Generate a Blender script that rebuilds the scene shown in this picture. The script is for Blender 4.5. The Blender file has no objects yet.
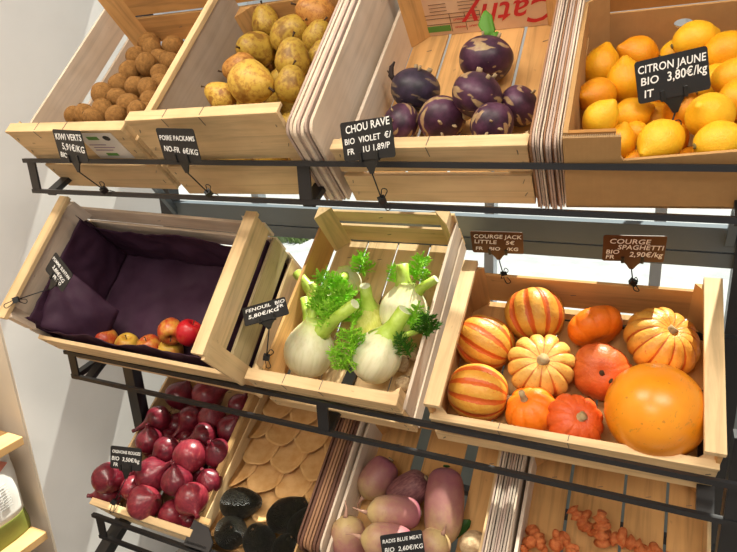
import bpy, bmesh, math, random
from mathutils import Vector, Matrix, noise
random.seed(7)
D = bpy.data
SC = bpy.context.scene
COL = SC.collection
PI = math.pi
CAM=[612.457237, 0.306366, 0.458554, 0.051936]
CRATE={
 'kiwi':[-1.11667, 0.87811, -0.17437, 0.76004, 0.00657, 0.00286, 0.29254, 0.4, 0.16748, 0.13734],
 'pear':[-0.79446, 0.87511, -0.18128, 0.72771, 0.04482, -0.02628, 0.28844, 0.4, 0.19034, 0.16625],
 'kohl':[-0.44883, 0.87734, -0.18269, 0.69549, 0.03541, -0.01923, 0.28682, 0.40333, 0.11977, 0.08399],
 'lemon':[-0.11601, 0.85231, -0.17497, 0.6078, 0.05166, -0.026, 0.3, 0.4, 0.12031, 0.1226],
 'apple':[-1.14842, 0.8396, -0.55616, 0.79803, 0.01509, 0.0549, 0.47671, 0.27868, 0.12857, 0.23335],
 'fennel':[-0.64314, 0.87014, -0.58968, 0.70884, 0.00669, -0.01511, 0.29425, 0.39435, 0.13089, 0.08966],
 'pump':[-0.30591, 0.8486, -0.57609, 0.59024, 0.0358, 0.00761, 0.40465, 0.29297, 0.07788, 0.12143],
 'onion':[-1.09438, 0.8069, -0.94066, 0.61241, 0.00611, -0.01643, 0.28948, 0.4, 0.092, 0.07824],
 'avo':[-0.81139, 0.79897, -0.94282, 0.65508, 0.01099, 0.00295, 0.3, 0.4, 0.08, 0.06553],
 'radish':[0.0, 0.77578, -0.94267, 0.35, 0.0, 0.0, 0.4, 0.3, 0.08, 0.1],
}
ITEMS={
 'kiwi':[[-1.0698,1.1173,0.1077,0.53,0.79,0.307,0.0213],[-1.0128,1.0642,0.0911,0.414,-0.239,-0.878,0.0192],[-0.9832,1.0963,0.0938,0.658,0.596,0.46,0.0205],[-1.0527,1.0565,0.0773,-0.999,0.048,0.017,0.0205],[-0.9753,1.0029,0.0561,-0.218,0.153,-0.964,0.0204],[-0.9702,1.0392,0.0664,-0.744,-0.167,0.646,0.0188],[-0.9342,1.028,0.0595,-0.797,-0.366,0.48,0.0184],[-1.0156,0.995,0.0455,0.265,-0.77,-0.581,0.0207],[-0.9206,0.9799,0.0337,-0.184,0.015,0.983,0.0179],[-1.0014,0.9462,0.0179,-0.329,-0.157,-0.931,0.02],[-0.945,0.9339,0.0132,0.971,-0.185,0.153,0.0195],[-0.9036,0.9236,0.009,-0.45,0.366,0.815,0.0181],[-0.9012,0.9572,0.0169,0.801,0.046,-0.597,0.0175],[-0.9657,0.905,-0.0055,-0.681,-0.66,0.316,0.0174],[-0.914,0.8791,-0.0169,0.954,0.212,0.212,0.0187],[-1.0075,0.9092,0.003,-0.814,0.384,0.435,0.0216],[-0.8846,0.9047,-0.0119,-0.097,-0.877,-0.471,0.0169],[-0.8634,0.8476,-0.0289,0.23,0.235,0.944,0.0161],[-1.0117,0.8607,-0.0333,-0.192,-0.14,0.971,0.0182],[-1.0487,0.8661,-0.0347,-0.228,-0.008,-0.974,0.0166],[-0.9756,0.8731,-0.0257,0.59,-0.236,-0.772,0.019],[-0.9204,0.8508,-0.0366,-0.08,-0.769,-0.635,0.0175],[-0.9674,0.8418,-0.0385,-0.647,-0.544,0.535,0.0167],[-0.8724,0.8778,-0.0323,0.382,0.541,-0.749,0.0166]],
 'pear':[[-0.7417,1.101,0.1203,-0.165,0.063,0.984,0.0259],[-0.6582,1.0519,0.0896,0.837,-0.153,0.526,0.0319],[-0.6071,1.0712,0.1229,-0.68,-0.576,0.453,0.0296],[-0.5946,1.0433,0.0812,0.537,-0.022,0.843,0.0237],[-0.7234,1.0337,0.0696,-0.203,-0.978,0.052,0.0305],[-0.5992,0.9604,0.0412,0.056,0.076,0.996,0.0277],[-0.583,0.9219,0.0001,0.211,0.049,0.976,0.0245],[-0.73,0.9909,0.0357,-0.874,-0.472,-0.117,0.0262],[-0.6535,0.9082,0.0083,0.942,-0.274,-0.193,0.0343],[-0.712,0.8998,-0.0123,-0.739,-0.369,0.563,0.0228],[-0.5667,1.0038,0.0463,0.297,0.267,0.917,0.0212]],
 'kohlrabi':[[-0.3853,0.9935,-0.0165,0.285,0.078,0.955,0.0382],[-0.2826,1.0499,0.0257,0.143,0.209,0.967,0.0412],[-0.2674,0.9453,-0.0269,0.49,-0.125,0.863,0.0364],[-0.2109,0.9789,-0.0465,0.847,0.107,0.52,0.0307],[-0.3266,0.9541,-0.0617,0.429,-0.819,-0.381,0.0349],[-0.3959,0.9512,-0.0654,-0.401,-0.781,0.479,0.0294],[-0.2345,0.9089,-0.0675,0.287,-0.953,-0.098,0.0293]],
 'lemon':[[-0.0998,1.0201,0.0027,0.211,0.049,0.976,0.0254],[-0.0512,1.0628,0.0201,-0.854,-0.411,0.319,0.0241],[0.0209,1.0395,0.0346,0.91,0.333,0.248,0.0241],[0.0615,1.0209,0.015,0.879,0.346,0.327,0.0261],[-0.0615,0.9748,-0.0179,-0.083,-0.091,0.992,0.0247],[-0.0946,0.9459,-0.0349,-0.546,-0.837,0.05,0.0238],[-0.082,0.868,-0.0606,0.564,-0.274,0.779,0.0208],[-0.048,0.9227,-0.06,0.879,0.346,0.327,0.0216],[-0.0187,0.9524,-0.068,0.639,-0.33,-0.695,0.0206],[0.0436,0.8722,-0.06,-0.414,-0.808,0.419,0.0256],[0.0544,0.9857,-0.0259,0.818,0.502,0.279,0.0257],[0.0701,0.9421,-0.0171,0.965,0.152,0.213,0.023],[-0.057,0.8693,-0.0927,0.211,0.049,0.976,0.0195],[-0.0077,0.848,-0.087,-0.557,-0.722,-0.41,0.0246],[0.0541,0.8347,-0.0872,0.874,0.472,0.117,0.0234],[-0.0401,0.8961,-0.0814,0.902,0.428,-0.049,0.0145],[0.0709,0.9104,-0.0439,0.071,0.363,0.929,0.0199],[0.0132,0.9307,-0.0556,-0.011,-0.053,0.999,0.0211],[0.001,1.0741,0.017,0.874,0.472,0.117,0.0209]],
 'apple':[[-1.0597,0.8455,-0.5042,-0.012,0.14,0.99,0.0281],[-1.0014,0.8515,-0.5076,0.273,-0.113,0.955,0.0245],[-0.9409,0.8565,-0.5066,-0.127,-0.316,0.94,0.0262],[-0.8877,0.8596,-0.509,0.243,-0.032,0.97,0.0258],[-0.8739,0.8558,-0.4599,0.574,-0.738,-0.355,0.0269],[-0.8226,0.8515,-0.4556,0.444,0.312,0.84,0.0263]],
 'squash':[[-0.1848,1.0246,-0.4038,-0.329,0.517,0.791,0.0509,'st',0.82],[-0.2589,0.9692,-0.4432,0.914,-0.173,-0.368,0.0455,'st',1.05],[-0.2468,0.8851,-0.497,0.995,0.068,-0.067,0.0462,'st',1.02],[-0.1563,0.9392,-0.4588,0.189,-0.694,0.694,0.0543,'st',0.72],[-0.1581,0.8768,-0.5088,-0.299,-0.432,0.851,0.0412,'or',0.8],[-0.0905,0.8635,-0.5066,0.369,-0.6,0.71,0.0425,'rd',0.75],[-0.0842,1.0228,-0.4129,-0.502,0.632,0.591,0.0456,'or',0.62],[-0.0643,0.9538,-0.4601,0.125,-0.917,0.378,0.0449,'rd',0.78],[0.0192,1.0064,-0.417,0.376,-0.45,0.81,0.0575,'st',0.7],[0.0171,0.8786,-0.4742,0.85,0.031,-0.525,0.0702,'sp',1.0]],
 'onion':[[-1.0684,0.791,-0.8162,0.817,-0.526,0.236,0.0299],[-1.0839,0.7974,-0.8696,-0.815,-0.57,0.101,0.0279],[-0.9548,0.7805,-0.8421,0.85,0.02,0.526,0.032],[-0.9744,0.8329,-0.8119,0.792,0.195,0.578,0.0337],[-1.0181,0.8091,-0.8424,0.879,0.346,0.327,0.0234],[-0.889,0.8208,-0.796,-0.011,-0.053,0.999,0.0287],[-0.838,0.8039,-0.8159,0.773,-0.594,-0.224,0.0305],[-0.8981,0.8015,-0.8724,0.954,0.184,-0.237,0.0289],[-0.8316,0.8569,-0.8074,-0.127,-0.316,0.94,0.0251],[-0.8888,0.8848,-0.8165,0.992,0.11,0.057,0.0196],[-0.8916,0.8722,-0.7662,0.36,-0.812,-0.46,0.0327],[-0.9731,0.8859,-0.7793,-0.504,-0.78,-0.372,0.0286],[-1.0379,0.8968,-0.7764,0.063,-0.017,0.998,0.0272],[-0.8435,0.9056,-0.7695,-0.028,-0.451,0.892,0.0277],[-0.895,0.9272,-0.7504,-0.613,-0.789,0.022,0.0264],[-0.9604,0.9368,-0.7739,-0.815,-0.57,0.101,0.0164],[-0.9635,0.9643,-0.7405,-0.344,-0.823,-0.451,0.0275],[-1.0477,0.9436,-0.7466,-0.645,-0.716,-0.267,0.0279],[-0.9106,0.9753,-0.7332,0.326,-0.272,0.906,0.0286],[-0.8474,0.9628,-0.7417,0.537,-0.022,0.843,0.0279],[-1.0403,1.0143,-0.7207,0.376,0.468,0.8,0.0317],[-0.9623,1.0267,-0.7108,0.818,0.502,0.279,0.0355],[-0.8601,1.0199,-0.714,0.498,0.147,0.855,0.0247],[-0.8533,0.8032,-0.8751,-0.739,-0.369,0.563,0.0174],[-1.0555,0.8464,-0.839,0.913,0.18,0.365,0.0215],[-1.0196,0.936,-0.7837,0.226,-0.568,-0.792,0.0181]],
 'avocado':[[-0.7538,0.8536,-0.8385,0.957,0.158,0.244,0.0299,1.35],[-0.7473,0.8079,-0.8737,0.476,-0.458,0.751,0.0299,1.2],[-0.6778,0.8086,-0.874,0.086,-0.385,0.919,0.03,1.25],[-0.6414,0.8613,-0.838,0.762,0.194,0.617,0.0297,1.45],[-0.5889,0.844,-0.8366,0.444,0.312,0.84,0.0273,1.3],[-0.6113,0.8098,-0.8739,0.408,-0.062,0.911,0.0264,1.2]],
 'radish':[[-0.475,0.9553,-0.7701,-0.407,-0.635,-0.657,0.0347,1.2],[-0.4059,0.9492,-0.778,-0.723,-0.277,-0.633,0.0338,1.3],[-0.4078,0.8852,-0.7822,-0.766,-0.597,0.238,0.0323,1.5],[-0.4873,0.8428,-0.8374,-0.12,0.087,0.989,0.0346,1.25],[-0.3959,0.8253,-0.7979,-0.904,-0.371,0.214,0.0327,1.35],[-0.328,0.9392,-0.7812,0.142,-0.678,-0.721,0.0384,1.75],[-0.3292,0.8734,-0.8285,0.498,0.147,0.855,0.0315,1.1]],
 'celeriac':[[-0.2576,0.9018,-0.8233,0.063,-0.017,0.998,0.0276]],
 'ginger':[[-0.1457,0.9387,-0.8096,0.879,0.346,0.327,0.0163],[-0.1708,0.9225,-0.8179,-0.791,-0.446,0.419,0.0145],[-0.1184,0.939,-0.7943,0.211,0.049,0.976,0.0161],[-0.0924,0.9231,-0.79,0.965,0.152,0.213,0.0157],[-0.0483,0.9615,-0.7682,0.965,0.152,0.213,0.0193],[-0.0072,0.9703,-0.7832,0.211,0.049,0.976,0.0192],[-0.0758,0.9846,-0.7731,0.838,0.194,0.51,0.0181],[0.0329,0.9683,-0.7852,-0.35,-0.255,0.901,0.0189]],
 'fennel':[[-0.5838,0.9094,-0.4835,0.208,0.142,0.968,0.0458],[-0.4356,0.8957,-0.4668,0.444,0.223,0.868,0.0427],[-0.4788,0.9695,-0.4418,-0.095,0.001,0.995,0.0361],[-0.4121,0.9746,-0.4092,0.066,0.176,0.982,0.0406],[-0.5658,1.0452,-0.3904,-0.242,0.214,0.946,0.0265],[-0.5879,0.9964,-0.4213,-0.747,-0.14,0.65,0.0321]],
 'garlic':[[-0.3875,0.9053,-0.5164,0.537,-0.022,0.843,0.0161],[-0.4052,0.936,-0.4941,0.761,0.02,0.648,0.0165],[-0.3845,0.9496,-0.4768,0.273,-0.113,0.955,0.0146]],
 'fstalk':{'A':[[-0.6088,0.9469,-0.3916,0.0081],[-0.5862,0.9432,-0.3879,0.0076],[-0.4786,0.9093,-0.3759,0.0107]],'B':[[-0.3841,0.9133,-0.3777,0.0138],[-0.359,0.9175,-0.4133,0.0052]],'C':[[-0.4795,0.9546,-0.3568,0.011]],'D':[[-0.4213,0.9949,-0.3214,0.0119],[-0.3527,0.986,-0.3413,0.008]],'E':[[-0.5496,0.9917,-0.3655,0.0078]],'F':[[-0.6591,1.0053,-0.362,0.0102],[-0.6132,0.9838,-0.3732,0.0059],[-0.5699,0.967,-0.3738,0.0087]]},
 'ffrond':{'A':[[-0.5322,0.9094,-0.4095,0.0184],[-0.5194,0.9473,-0.39,0.0206],[-0.4648,0.8617,-0.4429,0.0244],[-0.4838,0.8571,-0.4668,0.0158]],'B':[[-0.372,0.9237,-0.395,0.0157],[-0.3437,0.9114,-0.4051,0.0188],[-0.3769,0.8906,-0.4366,0.0137]],'C':[[-0.4961,0.9281,-0.4061,0.0165]],'D':[[-0.3996,1.0188,-0.3402,0.0205],[-0.4438,1.0074,-0.3505,0.0113]],'E':[[-0.5268,1.0425,-0.348,0.0179]],'F':[[-0.555,0.9681,-0.3727,0.023],[-0.5616,0.9335,-0.3959,0.0226],[-0.5369,0.9737,-0.3808,0.0173]]},
 'kiwi_low':[[-1.0866,0.8841,-0.1297,0.549,0.108,-0.829,0.0215],[-1.0416,0.8845,-0.1298,-0.997,-0.052,0.05,0.0215],[-0.9966,0.8849,-0.1298,-0.291,-0.22,-0.931,0.0215],[-0.9516,0.8853,-0.1299,0.568,0.28,-0.774,0.0215],[-0.9066,0.8856,-0.13,-0.842,-0.415,-0.345,0.0215],[-0.8616,0.886,-0.1301,-0.729,-0.223,-0.648,0.0215],[-1.0643,0.9147,-0.1008,0.402,0.214,0.89,0.0215],[-1.0193,0.9151,-0.1009,0.129,-0.346,-0.929,0.0215],[-0.9743,0.9155,-0.101,0.668,0.485,-0.565,0.0215],[-0.9293,0.9159,-0.1011,0.425,0.307,-0.852,0.0215],[-0.8843,0.9163,-0.1011,0.946,0.239,-0.219,0.0215],[-1.087,0.945,-0.0718,-0.375,-0.86,-0.345,0.0215],[-1.042,0.9454,-0.0719,0.405,-0.434,-0.805,0.0215],[-0.997,0.9457,-0.072,0.757,0.613,0.227,0.0215],[-0.952,0.9461,-0.0721,0.562,0.761,0.324,0.0215],[-0.907,0.9465,-0.0722,0.265,0.042,0.963,0.0215],[-0.862,0.9469,-0.0723,0.467,0.678,0.568,0.0215],[-1.0647,0.9756,-0.0429,-0.694,-0.693,0.194,0.0215],[-1.0197,0.976,-0.043,0.97,0.161,-0.183,0.0215],[-0.9747,0.9764,-0.0431,0.139,0.342,0.929,0.0215],[-0.9297,0.9768,-0.0432,-0.336,0.031,-0.941,0.0215],[-0.8847,0.9772,-0.0433,-0.361,-0.326,-0.874,0.0215],[-1.0874,1.0059,-0.0139,-0.631,-0.661,-0.406,0.0215],[-1.0424,1.0062,-0.014,-0.353,-0.485,-0.8,0.0215],[-0.9974,1.0066,-0.0141,-0.911,-0.211,-0.355,0.0215],[-0.9524,1.007,-0.0142,-0.997,-0.06,-0.043,0.0215],[-0.9074,1.0074,-0.0143,-0.89,-0.422,0.175,0.0215],[-0.8624,1.0078,-0.0144,0.174,-0.129,-0.976,0.0215],[-1.0651,1.0365,0.015,0.897,0.436,0.077,0.0215],[-1.0201,1.0369,0.0149,0.267,0.174,0.948,0.0215],[-0.9751,1.0373,0.0148,-0.793,-0.031,0.608,0.0215],[-0.9301,1.0376,0.0147,0.755,0.297,-0.585,0.0215],[-0.8851,1.038,0.0146,-0.655,0.125,0.745,0.0215],[-1.0878,1.0667,0.044,-1.0,-0.002,0.025,0.0215],[-1.0428,1.0671,0.0439,-0.578,-0.812,-0.078,0.0215],[-0.9978,1.0675,0.0438,-0.667,-0.707,-0.234,0.0215],[-0.9528,1.0679,0.0437,0.973,-0.01,-0.229,0.0215],[-0.9078,1.0683,0.0436,0.186,-0.568,-0.802,0.0215],[-0.8628,1.0687,0.0435,0.34,0.138,-0.93,0.0215]],
 'onion_low':[[-0.9871,0.8215,-0.8823,-0.963,-0.247,0.105,0.031],[-1.0214,0.8724,-0.8471,-0.121,0.196,0.973,0.031],[-0.9534,0.8721,-0.8462,-0.397,-0.017,0.918,0.031],[-1.0557,0.9232,-0.8119,-0.848,-0.129,-0.513,0.031],[-0.9877,0.923,-0.811,-0.917,-0.196,0.346,0.031],[-0.9197,0.9227,-0.8101,-0.321,-0.004,-0.947,0.031],[-1.022,0.9738,-0.7758,0.37,0.453,0.811,0.031],[-0.886,0.9734,-0.774,-0.709,-0.333,0.621,0.031]],
 'lemon_low':[[-0.0826,0.8681,-0.1251,-0.63,0.306,0.714,0.025],[-0.0267,0.8702,-0.1239,0.714,0.485,-0.505,0.025],[0.0293,0.8722,-0.1227,0.366,0.674,0.642,0.025],[0.0852,0.8743,-0.1215,-0.653,0.261,0.711,0.025],[0.1412,0.8763,-0.1203,-0.585,-0.811,-0.017,0.025],[-0.0009,0.9138,-0.0936,0.533,0.583,0.614,0.025],[0.055,0.9159,-0.0924,-0.173,-0.764,-0.622,0.025],[0.111,0.9179,-0.0912,0.687,0.71,-0.157,0.025],[0.0808,0.9595,-0.0621,-0.626,-0.779,-0.042,0.025],[0.1368,0.9616,-0.061,0.86,0.419,0.291,0.025],[-0.0053,0.9991,-0.0342,0.442,0.203,0.874,0.025],[0.1066,1.0032,-0.0319,0.883,0.249,-0.397,0.025],[0.0205,1.0427,-0.004,0.618,0.775,-0.129,0.025],[0.1324,1.0469,-0.0016,-0.619,-0.511,0.597,0.025]],
 'pear_low':[[-0.756,0.8882,-0.1189,0.063,0.172,0.983,0.031],[-0.6861,0.8901,-0.1175,-0.875,0.024,0.484,0.031],[-0.6161,0.892,-0.1161,-0.255,-0.225,-0.94,0.031],[-0.5461,0.894,-0.1148,-0.546,-0.317,0.776,0.031],[-0.7232,0.9377,-0.075,-0.741,-0.651,0.163,0.031],[-0.6533,0.9396,-0.0736,-0.98,-0.129,-0.15,0.031],[-0.5833,0.9415,-0.0722,-0.65,-0.603,0.463,0.031],[-0.7604,0.9852,-0.0324,-0.504,-0.85,-0.153,0.031],[-0.6904,0.9871,-0.031,0.819,0.566,-0.092,0.031],[-0.6205,0.989,-0.0297,0.272,-0.401,-0.875,0.031],[-0.5505,0.9909,-0.0283,-0.721,-0.645,-0.254,0.031],[-0.7276,1.0346,0.0115,0.772,-0.065,-0.632,0.031],[-0.6576,1.0365,0.0129,-0.808,-0.55,-0.211,0.031],[-0.5876,1.0385,0.0143,-0.449,-0.304,-0.841,0.031],[-0.7647,1.0822,0.0541,-0.308,-0.563,-0.767,0.031],[-0.6948,1.0841,0.0554,0.278,-0.172,-0.945,0.031],[-0.6248,1.086,0.0568,0.89,0.438,0.124,0.031],[-0.5548,1.0879,0.0582,0.688,-0.086,-0.721,0.031]],
}
SIGNS={
 'kiwi':{'pos': [-0.9228, 0.743, -0.0786], 'F': [[0.9869, 0.0128, -0.1607], [-0.1583, -0.1104, -0.9812], [-0.0303, 0.9938, -0.107]], 'w': 0.0865, 'h': 0.0536, 'clip': [-0.9263, 0.7996, -0.1647]},
 'pear':{'pos': [-0.6741, 0.7335, -0.0771], 'F': [[0.9941, -0.0005, -0.1082], [-0.1063, -0.1902, -0.976], [-0.0201, 0.9817, -0.1892]], 'w': 0.0819, 'h': 0.0508, 'clip': [-0.6833, 0.799, -0.1629]},
 'kohl':{'pos': [-0.3705, 0.7675, -0.0747], 'F': [[0.9815, -0.0994, -0.1636], [-0.1605, 0.0386, -0.9863], [0.1044, 0.9943, 0.0219]], 'w': 0.0861, 'h': 0.0534, 'clip': [-0.3658, 0.7979, -0.1635]},
 'lemon':{'pos': [-0.0022, 0.9018, -0.0113], 'F': [[0.953, -0.1797, 0.244], [0.2418, -0.0344, -0.9697], [0.1827, 0.9831, 0.0107]], 'w': 0.0853, 'h': 0.0529, 'clip': [0.0003, 0.8957, -0.0806]},
 'apple':{'pos': [-1.0241, 0.746, -0.3149], 'F': [[0.8303, 0.5553, -0.0469], [-0.2384, 0.2779, -0.9305], [-0.5037, 0.7839, 0.3632]], 'w': 0.0704, 'h': 0.0437, 'clip': [-1.0925, 0.6954, -0.3615]},
 'fennel':{'pos': [-0.6153, 0.8282, -0.3759], 'F': [[0.7845, -0.6142, 0.0859], [0.597, 0.7104, -0.3727], [0.1679, 0.3436, 0.924]], 'w': 0.079, 'h': 0.049, 'clip': [-0.6062, 0.805, -0.4537]},
 'jack':{'pos': [-0.2618, 1.0594, -0.2871], 'F': [[0.9935, 0.0607, 0.0966], [0.114, -0.5421, -0.8325], [0.0018, 0.8381, -0.5455]], 'w': 0.0921, 'h': 0.0571, 'clip': [-0.2462, 1.0473, -0.3429]},
 'spag':{'pos': [-0.0358, 1.0674, -0.2847], 'F': [[0.9951, 0.033, 0.0933], [0.0976, -0.4822, -0.8706], [0.0163, 0.8754, -0.4831]], 'w': 0.0955, 'h': 0.0592, 'clip': [-0.0319, 1.0509, -0.3368]},
 'onion':{'pos': [-1.0023, 0.795, -0.7518], 'F': [[0.9857, -0.0787, 0.1488], [0.1659, 0.305, -0.9378], [0.0284, 0.9491, 0.3137]], 'w': 0.0792, 'h': 0.0491, 'clip': [-1.0169, 0.7562, -0.8406]},
 'radish':{'pos': [-0.3553, 0.7982, -0.7699], 'F': [[0.8776, -0.1778, 0.4452], [0.4723, 0.1616, -0.8665], [0.0821, 0.9707, 0.2258]], 'w': 0.0741, 'h': 0.046, 'clip': [-0.3453, 0.7797, -0.8354]},
}
CAM_ROT = [[0.902415, -0.086772, 0.422041], [0.428016, 0.293053, -0.85494], [-0.049495, 0.95215, 0.301596]]

# ---------------------------------------------------------------- camera, world, sun, lamps, exposure
CAM_F, PITCH, YAW, ROLL = CAM
def rot(axis, a): return Matrix.Rotation(a, 3, axis)
camR = Matrix(CAM_ROT)
cam_d = D.cameras.new('camera'); cam = D.objects.new('camera', cam_d); COL.objects.link(cam)
cam.matrix_world = camR.to_4x4()
cam_d.sensor_width = 36; cam_d.lens = CAM_F / 737 * 36; cam_d.clip_start = .02
SC.camera = cam
vs = SC.view_settings
vs.view_transform = 'Standard'; vs.look = 'None'; vs.gamma = 1; vs.use_curve_mapping = False
vs.exposure = 0.0
wd = D.worlds.new('sky'); SC.world = wd; wd.use_nodes = True
wd.node_tree.nodes['Background'].inputs[0].default_value = (1, .97, .93, 1)
wd.node_tree.nodes['Background'].inputs[1].default_value = .40
sd = D.lights.new('sun', 'SUN'); sun = D.objects.new('sun', sd); COL.objects.link(sun)
sd.energy = 12; sd.angle = .009; sd.color = (1, .93, .8)
SUN_DIR = Vector((.16, 1, 1.74)).normalized()
sun.rotation_euler = SUN_DIR.to_track_quat('Z', 'Y').to_euler()
def ceiling_lamp(loc, sx, sy, power, color=(1, .9, .76)):
    l = D.lights.new('ceiling_lamp', 'AREA'); l.shape = 'RECTANGLE'; l.size = sx; l.size_y = sy
    l.energy = power; l.color = color
    o = D.objects.new('ceiling_lamp', l); COL.objects.link(o); o.location = loc
ceiling_lamp((-.9, .1, 1.15), .9, .5, 24)
ceiling_lamp((.5, -.1, 1.15), .9, .5, 24)
ceiling_lamp((-.3, -1.4, 1.15), 1.2, .6, 30)

# ---------------------------------------------------------------- materials
MAT = {}
def nodes(name, rough=.6, spec=.3):
    m = D.materials.new(name); m.use_nodes = True
    nt = m.node_tree; b = nt.nodes['Principled BSDF']
    b.inputs['Roughness'].default_value = rough
    b.inputs['Specular IOR Level'].default_value = spec
    MAT[name] = m
    return m, nt, b
def N(nt, t, **k):
    n = nt.nodes.new(t)
    for a, v in k.items(): setattr(n, a, v)
    return n
def ramp(nt, fac, stops, interp='LINEAR'):
    r = N(nt, 'ShaderNodeValToRGB'); e = r.color_ramp.elements; r.color_ramp.interpolation = interp
    while len(e) < len(stops): e.new(.5)
    for i, (p, c) in enumerate(stops): e[i].position = p; e[i].color = (*c, 1)
    nt.links.new(fac, r.inputs[0]); return r.outputs[0]
def coords(nt, scale=(1, 1, 1), which='Object'):
    t = N(nt, 'ShaderNodeTexCoord'); mp = N(nt, 'ShaderNodeMapping'); mp.inputs['Scale'].default_value = scale
    nt.links.new(t.outputs[which], mp.inputs[0]); return mp.outputs[0]
def noise_tex(nt, vec, scale, detail=4, rough=.55, dist=0):
    n = N(nt, 'ShaderNodeTexNoise'); n.inputs['Scale'].default_value = scale; n.inputs['Detail'].default_value = detail
    n.inputs['Roughness'].default_value = rough; n.inputs['Distortion'].default_value = dist
    nt.links.new(vec, n.inputs['Vector']); return n.outputs[0]
def mix(nt, fac, a, b, mode='MIX'):
    n = N(nt, 'ShaderNodeMix', data_type='RGBA', blend_type=mode)
    if isinstance(fac, (int, float)): n.inputs[0].default_value = fac
    else: nt.links.new(fac, n.inputs[0])
    for v, i in ((a, 6), (b, 7)):
        if isinstance(v, tuple): n.inputs[i].default_value = (*v, 1)
        else: nt.links.new(v, n.inputs[i])
    return n.outputs[2]
def bump(nt, b, h, strength=.3, dist=.002):
    n = N(nt, 'ShaderNodeBump'); n.inputs['Strength'].default_value = strength; n.inputs['Distance'].default_value = dist
    nt.links.new(h, n.inputs['Height']); nt.links.new(n.outputs[0], b.inputs['Normal'])
def attr(nt, name): return N(nt, 'ShaderNodeAttribute', attribute_name=name).outputs['Fac']
def plain(name, c, rough=.6, spec=.3, metal=0):
    m, nt, b = nodes(name, rough, spec); b.inputs['Base Color'].default_value = (*c, 1); b.inputs['Metallic'].default_value = metal
    return m
def mottled(name, c1, c2, scale=30, rough=.6, spec=.3, lo=.35, hi=.65, bmp=0, bscale=None, stretch=(1, 1, 1)):
    m, nt, b = nodes(name, rough, spec); v = coords(nt, stretch)
    n = noise_tex(nt, v, scale)
    nt.links.new(ramp(nt, n, [(lo, c1), (hi, c2)]), b.inputs['Base Color'])
    if bmp: bump(nt, b, noise_tex(nt, v, bscale or scale * 2), bmp)
    return m
def wood(name, c, axis, dark=.72, trans=0):
    """poplar veneer: long grain along one local axis, soft blotches, a few dark flecks"""
    m, nt, b = nodes(name, .62, .25)
    s = [42, 42, 42]; s[axis] = 2.6
    v = coords(nt, tuple(s)); g = noise_tex(nt, v, 1.6, 5, .6, .6)
    d = tuple(x * dark for x in c); l = tuple(min(1, x * 1.06) for x in c)
    base = ramp(nt, g, [(.3, d), (.52, c), (.75, l)])
    v2 = coords(nt); bl = noise_tex(nt, v2, 9, 3)
    base = mix(nt, .6, base, ramp(nt, bl, [(.35, (.80, .74, .66)), (.62, (1, 1, 1))]), 'MULTIPLY')
    s2 = [120, 120, 120]; s2[axis] = 45
    fl = noise_tex(nt, coords(nt, tuple(s2)), .8, 2)
    base = mix(nt, ramp(nt, fl, [(.0, (0, 0, 0)), (.73, (0, 0, 0)), (.79, (.6, .6, .6))]), base, (.2, .12, .06))
    nt.links.new(base, b.inputs['Base Color'])
    bump(nt, b, g, .25, .001)
    return m
for i, ax in enumerate('uvw'):
    wood('poplar_' + ax, (.77, .56, .31), i)
    wood('warm_poplar_' + ax, (.68, .39, .15), i)
    wood('pale_veneer_' + ax, (.74, .62, .50), i, .82)
    wood('grey_veneer_' + ax, (.50, .42, .35), i, .85)
wood('stained_slat_v', (.56, .44, .25), 1, .5)
wood('dark_board_v', (.16, .075, .05), 1, .6)
wood('shelf_oak_v', (.66, .40, .17), 1, .8)
wood('sheet_edge_v', (.52, .40, .34), 1, .7)
wood('brown_sheet_v', (.34, .18, .10), 1, .7)
plain('staple_steel', (.12, .10, .09), .4, .5)
plain('black_steel', (.012, .012, .014), .38, .5)
plain('slate_steel', (.10, .13, .16), .45, .4)
plain('alu', (.42, .46, .50), .4, .5)
plain('card_black', (.016, .016, .017), .5, .35)
plain('card_brown', (.085, .032, .012), .45, .35)
plain('chalk', (.86, .86, .84), .8, .1)
plain('wire_black', (.01, .01, .01), .4, .4)
mottled('wall_paint', (.78, .77, .76), (.83, .82, .81), 4, .8, .15)
mottled('warm_lit_paint', (.72, .62, .50), (.76, .66, .54), 4, .8, .15)  # beige holds the warm lamp light on these walls in the colour
mottled('floor_tile', (.30, .27, .24), (.36, .33, .29), 3, .5)
mottled('pavement', (.29, .31, .33), (.40, .41, .42), 6, .9, .1)
mottled('grass_green', (.14, .22, .07), (.24, .31, .14), 40, .9, .1)
mottled('shaded_wall_paint', (.17, .20, .20), (.21, .24, .24), 4, .8, .15)  # wall below the window: its shade is painted in as grey-blue
def cardboard(name, c):
    m, nt, b = nodes(name, .8, .15); v = coords(nt, (1, 1, 1))
    n = noise_tex(nt, v, 60, 4)
    nt.links.new(ramp(nt, n, [(.3, tuple(x * .9 for x in c)), (.7, c)]), b.inputs['Base Color'])
    w = N(nt, 'ShaderNodeTexWave'); w.inputs['Scale'].default_value = 60; nt.links.new(coords(nt, (1, .2, .2)), w.inputs['Vector'])
    bump(nt, b, w.outputs['Fac'], .05, .001)
    return m
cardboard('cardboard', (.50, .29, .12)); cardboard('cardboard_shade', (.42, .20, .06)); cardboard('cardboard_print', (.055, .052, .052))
cardboard('cardboard_kraft', (.52, .32, .14))
plain('corrugated_edge', (.42, .30, .18), .9, .1)
plain('label_paper', (.80, .74, .66), .6); plain('print_green', (.12, .30, .06), .6); plain('print_mauve', (.35, .25, .34), .6); plain('print_black', (.03, .03, .03), .6)
plain('print_red', (.62, .035, .04), .6); plain('print_brown', (.16, .08, .05), .6); plain('print_leaf', (.07, .28, .03), .6)
mottled('panel_pink', (.72, .47, .30), (.78, .54, .36), 20, .65)
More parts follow.
